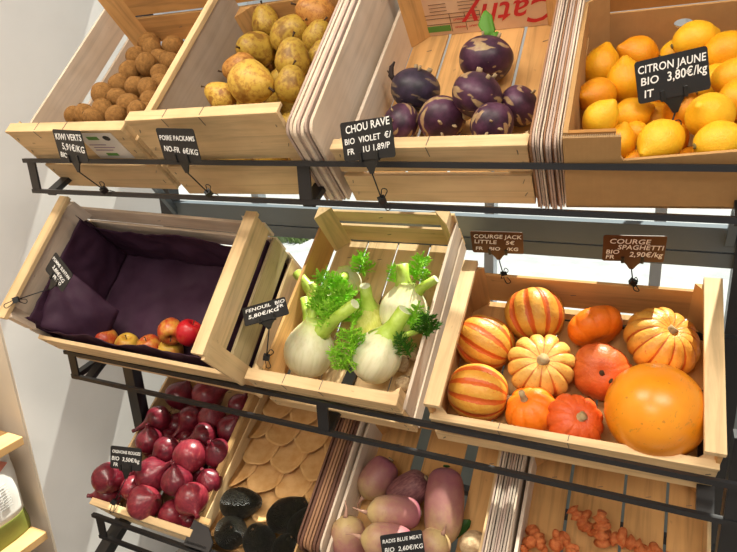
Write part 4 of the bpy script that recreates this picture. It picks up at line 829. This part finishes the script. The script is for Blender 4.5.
# ---- red onions
def onion_mesh(s, mat, neck):
    w = wobble(s * 2.2, .06, 1.2)
    p = lerp_prof([(.03, -.84), (.28, -.83), (.74, -.62), (1.0, -.05), (.88, .46), (.46, .86), (.20 + .06 * neck, 1.06 + .12 * neck), (.13, 1.24 + .5 * neck), (.14, 1.36 + .7 * neck), (.02, 1.38 + .72 * neck)], 28)
    return MB().lathe(p, 28, lambda a, t: (w(a, t) * (1 + (.10 * math.sin(3 * a + s) if t > .78 else 0)), 0, 0)).mesh('red_onion', mat, True)
OV = [onion_mesh(1, 'onion_skin', .1), onion_mesh(2, 'onion_skin_light', .25), onion_mesh(3, 'onion_skin', .55), onion_mesh(4, 'onion_skin', .9), onion_mesh(5, 'onion_skin_light', .1)]
def roots_mesh():
    b = MB(); R_ = random.Random(1)
    b.lathe([(.02, -.80), (.13, -.83), (.15, -.88), (.02, -.90)], 10); b.a = {}
    for i in range(9):
        a = i * .7; b.tube([(math.cos(a) * .08, math.sin(a) * .08, -.86), (math.cos(a) * .16, math.sin(a) * .16, -1.0 - .05 * R_.random())], [.02, .006], 4)
    return b.mesh('root_tuft', 'onion_root', True)
oroot = roots_mesh()
OL = [(0, 'onion stacked at the far left above the crate corner'), (0, 'onion at the front left corner below the stacked one'), (1, 'large onion at the front rim, right of the price card wire'), (2, 'large light red onion right of the price card, neck pointing up right'), (1, 'onion just behind the price card wire, low in front'), (0, 'upright oval onion in the middle of the crate'), (4, 'shiny onion in front right with peeling skin'), (1, 'onion at the front rim, right of centre'), (0, 'onion at the right wall near the front'), (0, 'onion deep in the gap right of the upright oval one'), (4, 'light red round onion in the very centre with a skin fold'), (2, 'onion left of centre with stripes, neck towards the price card'), (0, 'onion against the left wall above the price card'), (0, 'onion right of the centre one, by the right wall'), (2, 'round onion above the centre, neck pointing left'), (3, 'small onion whose neck shows left of the round upper one'), (3, 'onion with a long neck pointing lower left, upper middle'), (3, 'onion at the upper left with a dry neck over the crate wall'), (4, 'onion in the upper middle with an orange gleam'), (0, 'onion at the upper right, against the right wall'), (0, 'onion at the back left, behind the lower rail'), (1, 'big onion at the back middle, behind the lower rail'), (0, 'onion at the back right under the apple crate'), (0, 'small onion in the front right corner of the onion crate'), (0, 'onion hidden right behind the upper edge of the price card'), (3, 'onion neck piece between the upper left onions')]
for it, (kd, lab) in zip(ITEMS['onion'], OL):
    o = place('red_onion', OV[kd], it, lab, 'onion', 'red onions in the bottom left crate', r=it[6] * 1.17); child('root_tuft', oroot, o)
for i, it in enumerate(ITEMS['onion_low']): place('red_onion', OV[0], it, 'red onion in the bottom layer, glimpsed between the onions on top of it', 'onion', 'red onions in the bottom layer')

# ---- avocados
def avo_mesh(s, el):
    w = wobble(s * 3.3, .05, 1.5)
    p = lerp_prof([(.02, -.98 * el + .05), (.36, -.94 * el + .05), (.84, -.62 * el), (1.0, -.12 * el), (.86, .38 * el), (.58, .80 * el), (.34, 1.06 * el), (.02, 1.12 * el)], 28)
    return MB().lathe(p, 30, lambda a, t: (w(a, t), 0, 0)).mesh('avocado', 'avocado_skin', True)
for i, (it, lab) in enumerate(zip(ITEMS['avocado'], ['black avocado at the upper left, against the cardboard side', 'green black avocado at the front left beside the dark flap', 'black avocado in the front middle, cut by the bottom edge', 'black avocado at upper right, slanting with its stem end up', 'black avocado at the right, wedged against the dark sheets', 'black avocado at the bottom edge below the slanting one'])):
    o = place('avocado', avo_mesh(i + 1, it[7] * 1.02), it, lab, 'avocado', 'avocados in the paper tray', r=it[6] * 1.12)
    child('stem_button', MB().lathe([(.02, 1.06), (.09, 1.08), (.08, 1.14), (.02, 1.15)], 8).mesh('stem_button', 'twig', True), o, Matrix.Translation((0, 0, (it[7] * 1.02 - 1) * 1.1)))

# ---- radishes
def radish_mesh(s, el, mat):
    w = wobble(s * 1.9, .05, 1.2); e = el * 1.05
    p = lerp_prof([(.02, -e), (.40, -.97 * e), (.80, -.80 * e), (.98, -.35 * e), (1.0, .25 * e), (.84, .72 * e), (.46, .98 * e), (.16, 1.10 * e), (.02, 1.16 * e)], 28)
    return MB().lathe(p, 28, lambda a, t: (w(a, t), 0, 0)).mesh('radish', mat, True)
RL = [('radish_skin', 'pink radish at the top left with a pale root curling left'), ('radish_dusky', 'dusky purple radish behind the others at the top'), ('radish_skin', 'pink radish lying sideways with its root to the left'), ('radish_skin', 'pale radish at the lower left with its root pointing up'), ('radish_skin', 'radish behind the price card at the bottom'), ('radish_skin', 'long pink and yellow radish lying upright at the right, glossy'), ('radish_skin', 'pink radish at the bottom edge, right of the price card')]
for i, (it, (mat, lab)) in enumerate(zip(ITEMS['radish'], RL)):
    el = it[7]; o = place('radish', radish_mesh(i + 1, el, mat), it, lab, 'radish', 'radishes in the bottom crate', r=it[6] * .98)
    e = el * 1.05; k = 1 if i != 5 else .25
    if i != 1: child('root', MB().tube([(0, 0, 1.08 * e), (.04, .02, 1.08 * e + .18 * k), (.02, .12, 1.08 * e + .5 * k), (-.16, .2, 1.08 * e + .9 * k)], [.17, .11, .06, .02], 8).mesh('root', 'radish_root', True), o)
    child('crown', MB().lathe([(.02, -e - .02), (.2, -e - .06), (.16, -e - .14), (.02, -e - .15)], 9).mesh('crown', 'leaf_dark' if i == 5 else 'stub_tan', True), o)
it = ITEMS['celeriac'][0]; w = wobble(4.4, .12, 1.8)
cel = place('root_vegetable', MB().lathe(sphere_prof(24, .95), 30, lambda a, t: (w(a, t), 0, 0)).mesh('root_vegetable', 'celeriac_skin', True), it, 'rough pale brown root vegetable at the bottom edge, left of the thin sheets', 'vegetable', None)
lp = Vector(ITEMS['radish'][5][:3]); base = lp + camX * .022 - camUp * .060 - camF * .008
spr = empty('parsley_sprig', Matrix.Translation(base), 'small dark green leaf sprig beside the long radish', 'leaf')
leaf([base, base + camX * .012 + camUp * .016, base + camX * .020 + camUp * .028, base + camX * .028 + camUp * .034], [.003, .009, .010, .002], 'leaflet', 'leaf_dark', spr)
leaf([base, base + camX * .002 + camUp * .012, base + camX * .002 + camUp * .022], [.003, .010, .002], 'leaflet', 'leaf_dark', spr)
leaf([base, base - camX * .008 + camUp * .002, base - camX * .018 - camUp * .004], [.003, .008, .002], 'leaflet', 'leaf_dark', spr)

# ---- ginger roots
def ginger_mesh(s):
    R_ = random.Random(s); b = MB(); pts, rad = [], []
    p = Vector((-1.6, 0, 0)); d = Vector((1, .2, 0))
    for i in range(15):
        pts.append(p.copy()); rad.append((.62 + .28 * math.sin(i * 1.9 + s)) * (.55 if i in (0, 14) else 1)); d = (d + Vector((R_.uniform(-.3, .5), R_.uniform(-.7, .7), R_.uniform(-.3, .3))) * .5).normalized(); p += d * .26
    return b.tube(pts, rad, 14).mesh('ginger_root', 'ginger_skin', True)
gknob = [MB().lathe([(.5, -.2), (.52, .3), (.46, .8), (.3, 1.15), (.02, 1.22)], 12).mesh('knob', 'ginger_skin', True)]
GL = ['knobbly orange ginger root at the left beside the thin sheets', 'orange ginger root at the bottom edge next to the sheets', 'orange ginger root with an upright knob, near the floor gap', 'orange ginger root at the bottom edge, right of the upright knob', 'ginger root in the middle of the ginger crate', 'ginger root at the right of the middle one in the ginger crate', 'ginger root furthest back in the ginger crate', 'ginger root at the far right bottom of the ginger crate']
for i, (it, lab) in enumerate(zip(ITEMS['ginger'], GL)):
    o = place('ginger_root', ginger_mesh(i + 2), it, lab, 'ginger', 'ginger roots in the bottom right crate', r=it[6] * .85)
    for q in range(2): child('knob', gknob[0], o, Matrix.Translation((-.6 + q * 1.0, 0, 0)) @ rot('X', (1.2, -1.0)[q] + i * .3).to_4x4())

# ---- fennel
def fennel_mesh(s, mat):
    def mod(a, t):
        fl = 1 - .12 * abs(math.sin(a)) ; rib = .035 * abs(math.sin(5 * a + s)) + .02 * math.sin(2 * a + t * 4 + s)
        return fl * (1 + rib), 0, 0
    p = lerp_prof([(.03, -.90), (.42, -.90), (.86, -.60), (1.05, -.05), (.96, .42), (.66, .86), (.44, 1.12), (.36, 1.26), (.02, 1.28)], 28)
    return MB().lathe(p, 40, mod).mesh('fennel', mat, True)
def frond(P, size, seed, mat, parent, up):
    R_ = random.Random(seed); b = MB(); P = Vector(P); up = Vector(up).normalized()
    side = up.cross(camF).normalized(); dep = side.cross(up)
    def thread(a, c, r):
        d = (c - a); x = d.cross(Vector((.3, .5, .8))).normalized() * r; y = d.cross(x).normalized() * r
        b.add([a + x, a - x * .5 + y, a - x * .5 - y, c], [(0, 1, 3), (1, 2, 3), (2, 0, 3), (0, 2, 1)])
    L = size * 2.1; root = P - up * size; b.tube([root, root + up * L * .5 + side * size * .05, root + up * L], [size * .06, size * .045, size * .015], 5)
    for i in range(18):
        t = .12 + .85 * i / 17; c = root + up * L * t; bl = size * (1.0 - .55 * t) * R_.uniform(.75, 1.15)
        for sgn in (-1, 1, 0):
            d = (side * (sgn if sgn else R_.uniform(-.3, .3)) + up * R_.uniform(.45, .9) + dep * (R_.uniform(-.6, .6) if sgn else R_.choice((-1, 1)) * .9)).normalized(); e = c + d * bl
            thread(c, e, size * .04)
            for q in range(12):
                s0 = c.lerp(e, .2 + .75 * q / 11); d2 = (d + Vector((R_.uniform(-1, 1), R_.uniform(-1, 1), R_.uniform(-1, 1))) * .9).normalized()
                thread(s0, s0 + d2 * bl * R_.uniform(.22, .42), size * .032)
    o = b.build('frond', mat, smooth=False); o.parent = parent; o.matrix_parent_inverse = parent.matrix_world.inverted(); return o
FN = ['white fennel bulb at the front left with upright cut stalks', 'white fennel bulb at the front right with one thick slanting stalk', 'yellow green fennel bulb in the middle with a pale cut stalk', 'fennel bulb at the back right with two upright green stalks', 'fennel bulb at the back middle showing its white rounded top', 'fennel at the left with stalks pointing to the left wall']
FM = ['fennel_bulb', 'fennel_bulb', 'fennel_bulb_green', 'fennel_bulb', 'fennel_bulb', 'fennel_bulb_green']
fmat = Mt['fennel'].to_3x3() @ Vector((0, .25, 1))
for i, key in enumerate('ABCDEF'):
    it = ITEMS['fennel'][i]; P, ax, r = Vector(it[:3]), Vector(it[3:6]), it[6]
    o = place('fennel', fennel_mesh(i * 1.3, FM[i]), it, FN[i], 'fennel', 'fennel in the middle crate', spin=0, r=r * 1.12)
    tops = P + ax * r * .95
    for x, y, z, sr in ITEMS['fstalk'][key]:
        T = Vector((x, y, z)); b0 = P + ax * r * .55 + (T - tops).normalized() * r * .25
        if (T - b0).length > .12: b0 = T + (b0 - T).normalized() * .12
        mid = b0.lerp(T, .5) + ax * .004
        s = wtube([b0, b0.lerp(mid, .5), mid, T], [sr * 2.5, sr * 1.5, sr * 1.08, sr], 'stalk', 'fennel_stalk', o, 12)
        cut = MB().tube([T - (T - mid).normalized() * .0003, T + (T - mid).normalized() * .0008], [sr * .93, sr * .88], 12).build('cut_end', 'stalk_cut', smooth=False); cut.parent = s; cut.matrix_parent_inverse = s.matrix_world.inverted()
    for q, (x, y, z, fr) in enumerate(ITEMS['ffrond'][key]):
        T = Vector((x, y, z)); dark = key == 'B' and q != 0 or (key == 'D' and q == 0)
        frond(T, fr * 1.7, i * 10 + q, 'frond_dark' if dark and key == 'B' else 'frond_green', o, fmat + Vector((random.uniform(-.5, .5), random.uniform(-.3, .3), 0)))
gm = MB().lathe(lerp_prof([(.02, -.8), (.5, -.8), (1, -.1), (.8, .5), (.3, 1.0), (.02, 1.15)], 18), 20, lambda a, t: (1 + .03 * math.sin(6 * a), 0, 0)).mesh('small_bulb', 'celeriac_skin', True)
for it, lab in zip(ITEMS['garlic'], ['small pale bulb low in the front right corner of the fennel crate', 'small yellowish bulb against the right side behind the front fennel', 'small brownish bulb under the dark fronds by the right wall']):
    o = place('small_bulb', gm, it, lab, 'vegetable', 'small bulbs beside the fennel'); child('tip', MB().lathe([(.12, 1.0), (.08, 1.2), (.02, 1.3)], 8).mesh('tip', 'twig', True), o)

# ================================================================ PRICE SIGNS
def sign(key, label, lines, mat='card_black', flip=False, holder=True, wire=True, clip_down=None):
    S = SIGNS[key]; F = Matrix(S['F']); P = Vector(S['pos']); w, h = S['w'], S['h']; C = Vector(S['clip'])
    root = empty('price_sign', Matrix.Translation(C), label, 'price sign', 'chalk price signs')
    inv = root.matrix_world.inverted(); M = Matrix.Translation(P) @ F.to_4x4()
    r = .004; pts = []
    for cx, cy, a0 in ((w / 2 - r, h / 2 - r, 0), (-w / 2 + r, h / 2 - r, 90), (-w / 2 + r, -h / 2 + r, 180), (w / 2 - r, -h / 2 + r, 270)):
        for q in range(4): a = math.radians(a0 + q * 30); pts.append((cx + r * math.cos(a), cy + r * math.sin(a)))
    card = MB().prism(pts, 2, -.0012, 0).build('card', mat, root, M=inv @ M)
    R_ = random.Random(len(label))
    for body, x, y, s, tilt in lines:
        me = text_mesh(body, s * w * 1.12, .012, shear=.12); tw = max(v.co.x for v in me.vertices); lim = (.475 - x) * w
        if tw > lim: me.transform(Matrix.Scale(lim / tw, 4, (1, 0, 0)))
        me.materials.clear(); me.materials.append(MAT['chalk'])
        link('lettering', me, card, Matrix.Translation((x * w, y * h, .00035)) @ rot('Z', tilt + R_.uniform(-.03, .03)).to_4x4())
    hb = MB(); hw = w * .20
    hb.prism([(-hw, -h / 2 + .002), (hw, -h / 2 + .002), (.5 * hw, -h / 2 - .008), (.0028, -h / 2 - .020), (-.0028, -h / 2 - .020), (-.5 * hw, -h / 2 - .008)], 2, -.0034, -.0012)
    hb.box((-hw, -h / 2 - .001, -.0034), (hw, -h / 2 + .012, -.0012))
    ho = hb.build('holder', 'wire_black' if mat == 'card_black' else mat, root, M=inv @ M)
    for sx in (-1, 1): MB().box((sx * hw * .8 - .0025, -h / 2 - .003, -.003), (sx * hw * .8 + .0025, -h / 2 + .011, .0022)).build('finger', 'wire_black', ho, bevel=.0006)
    E0 = M @ Vector((0, -h / 2 - .019, -.0023))
    o = MB().tube([E0, E0.lerp(C, .5), C], .0011, 6).build('wire', 'wire_black', smooth=True); o.parent = root; o.matrix_parent_inverse = inv
    d = (C - E0).normalized(); s = d.cross(camF).normalized(); g = s.cross(d)
    cb = MB().bar(C - s * .0055, C + s * .0055, .0085, .010, up=d).build('clip', 'wire_black'); cb.parent = root; cb.matrix_parent_inverse = inv
    def loop(sg, L, tw):
        dd = (d * sg + s * tw).normalized(); ss = dd.cross(camF).normalized(); pts = [C + ss * .0022 + dd * .004]
        for q in range(9): a = PI * q / 8; pts.append(C + dd * (L + .004 * math.sin(a)) + ss * .0042 * math.cos(a))
        pts.append(C - ss * .0022 + dd * .004)
        o = MB().tube(pts, .0008, 6).build('clip_loop', 'wire_black', smooth=True); o.parent = cb; o.matrix_parent_inverse = cb.matrix_world.inverted()
    loop(1, .020, .25); loop(-1, .016, .55)
    return root
sign('kiwi', 'black chalk price sign for the kiwis at top left', [('KIWI VERTS', -.45, .18, .155, 0), ('5,91€/KG', -.30, -.12, .165, -.05), ('BIO', -.44, -.38, .13, -.1)])
sign('pear', 'black chalk price sign for the pears, second from left', [('POIRE PACKAMS', -.46, .14, .118, -.03), ('NO-FR  6€/KG', -.42, -.20, .135, -.04)])
sign('kohl', 'black chalk price sign for the purple kohlrabi', [('CHOU RAVE', -.40, .20, .15, .06), ('BIO  VIOLET  €/', -.45, -.08, .118, .06), ('FR    1U 1,89/P', -.42, -.34, .118, .06)])
sign('lemon', 'black chalk price sign in front of the lemons', [('CITRON JAUNE', -.47, .20, .142, .0), ('BIO', -.45, -.08, .14, 0), ('3,80€/kg', -.08, -.10, .165, .04), ('IT', -.42, -.38, .14, 0)])
sign('apple', 'small black chalk price sign turned sideways on the apple crate', [('POMME SUNTAN', -.46, .16, .12, 0), ('3,80€/KG', -.30, -.12, .14, -.05), ('FR BIO', -.10, -.40, .12, 0)])
sign('fennel', 'black chalk price sign for the fennel, left of the bulbs', [('FENOUIL  BIO', -.44, .16, .14, .0), ('5,80€/KG', -.40, -.20, .15, .02), ('FR', .26, -.04, .13, .05)])
sign('jack', 'dark brown chalk price sign for the small striped squashes', [('COURGE JACK', -.45, .20, .135, 0), ('LITTLE    5€', -.45, -.04, .13, 0), ('FR   BIO   /KG', -.44, -.36, .12, 0)], 'card_brown')
sign('spag', 'brown chalk price sign for the spaghetti squash', [('COURGE', -.40, .20, .14, 0), ('SPAGHETTI', -.26, -.02, .135, 0), ('BIO', -.45, -.20, .12, 0), ('FR', -.45, -.40, .12, 0), ('2,90€/kg', -.06, -.30, .15, .0)], 'card_brown')
sign('onion', 'black chalk price sign for the red onions', [('OIGNONS ROUGES', -.44, .20, .108, 0), ('BIO  3,50€/kg', -.46, -.12, .135, 0), ('FR', -.40, -.38, .12, 0)])
sign('radish', 'black chalk price sign for the radishes at the bottom edge', [('RADIS BLUE MEAT', -.46, .18, .115, 0), ('BIO  2,60€/KG', -.44, -.18, .14, 0)])
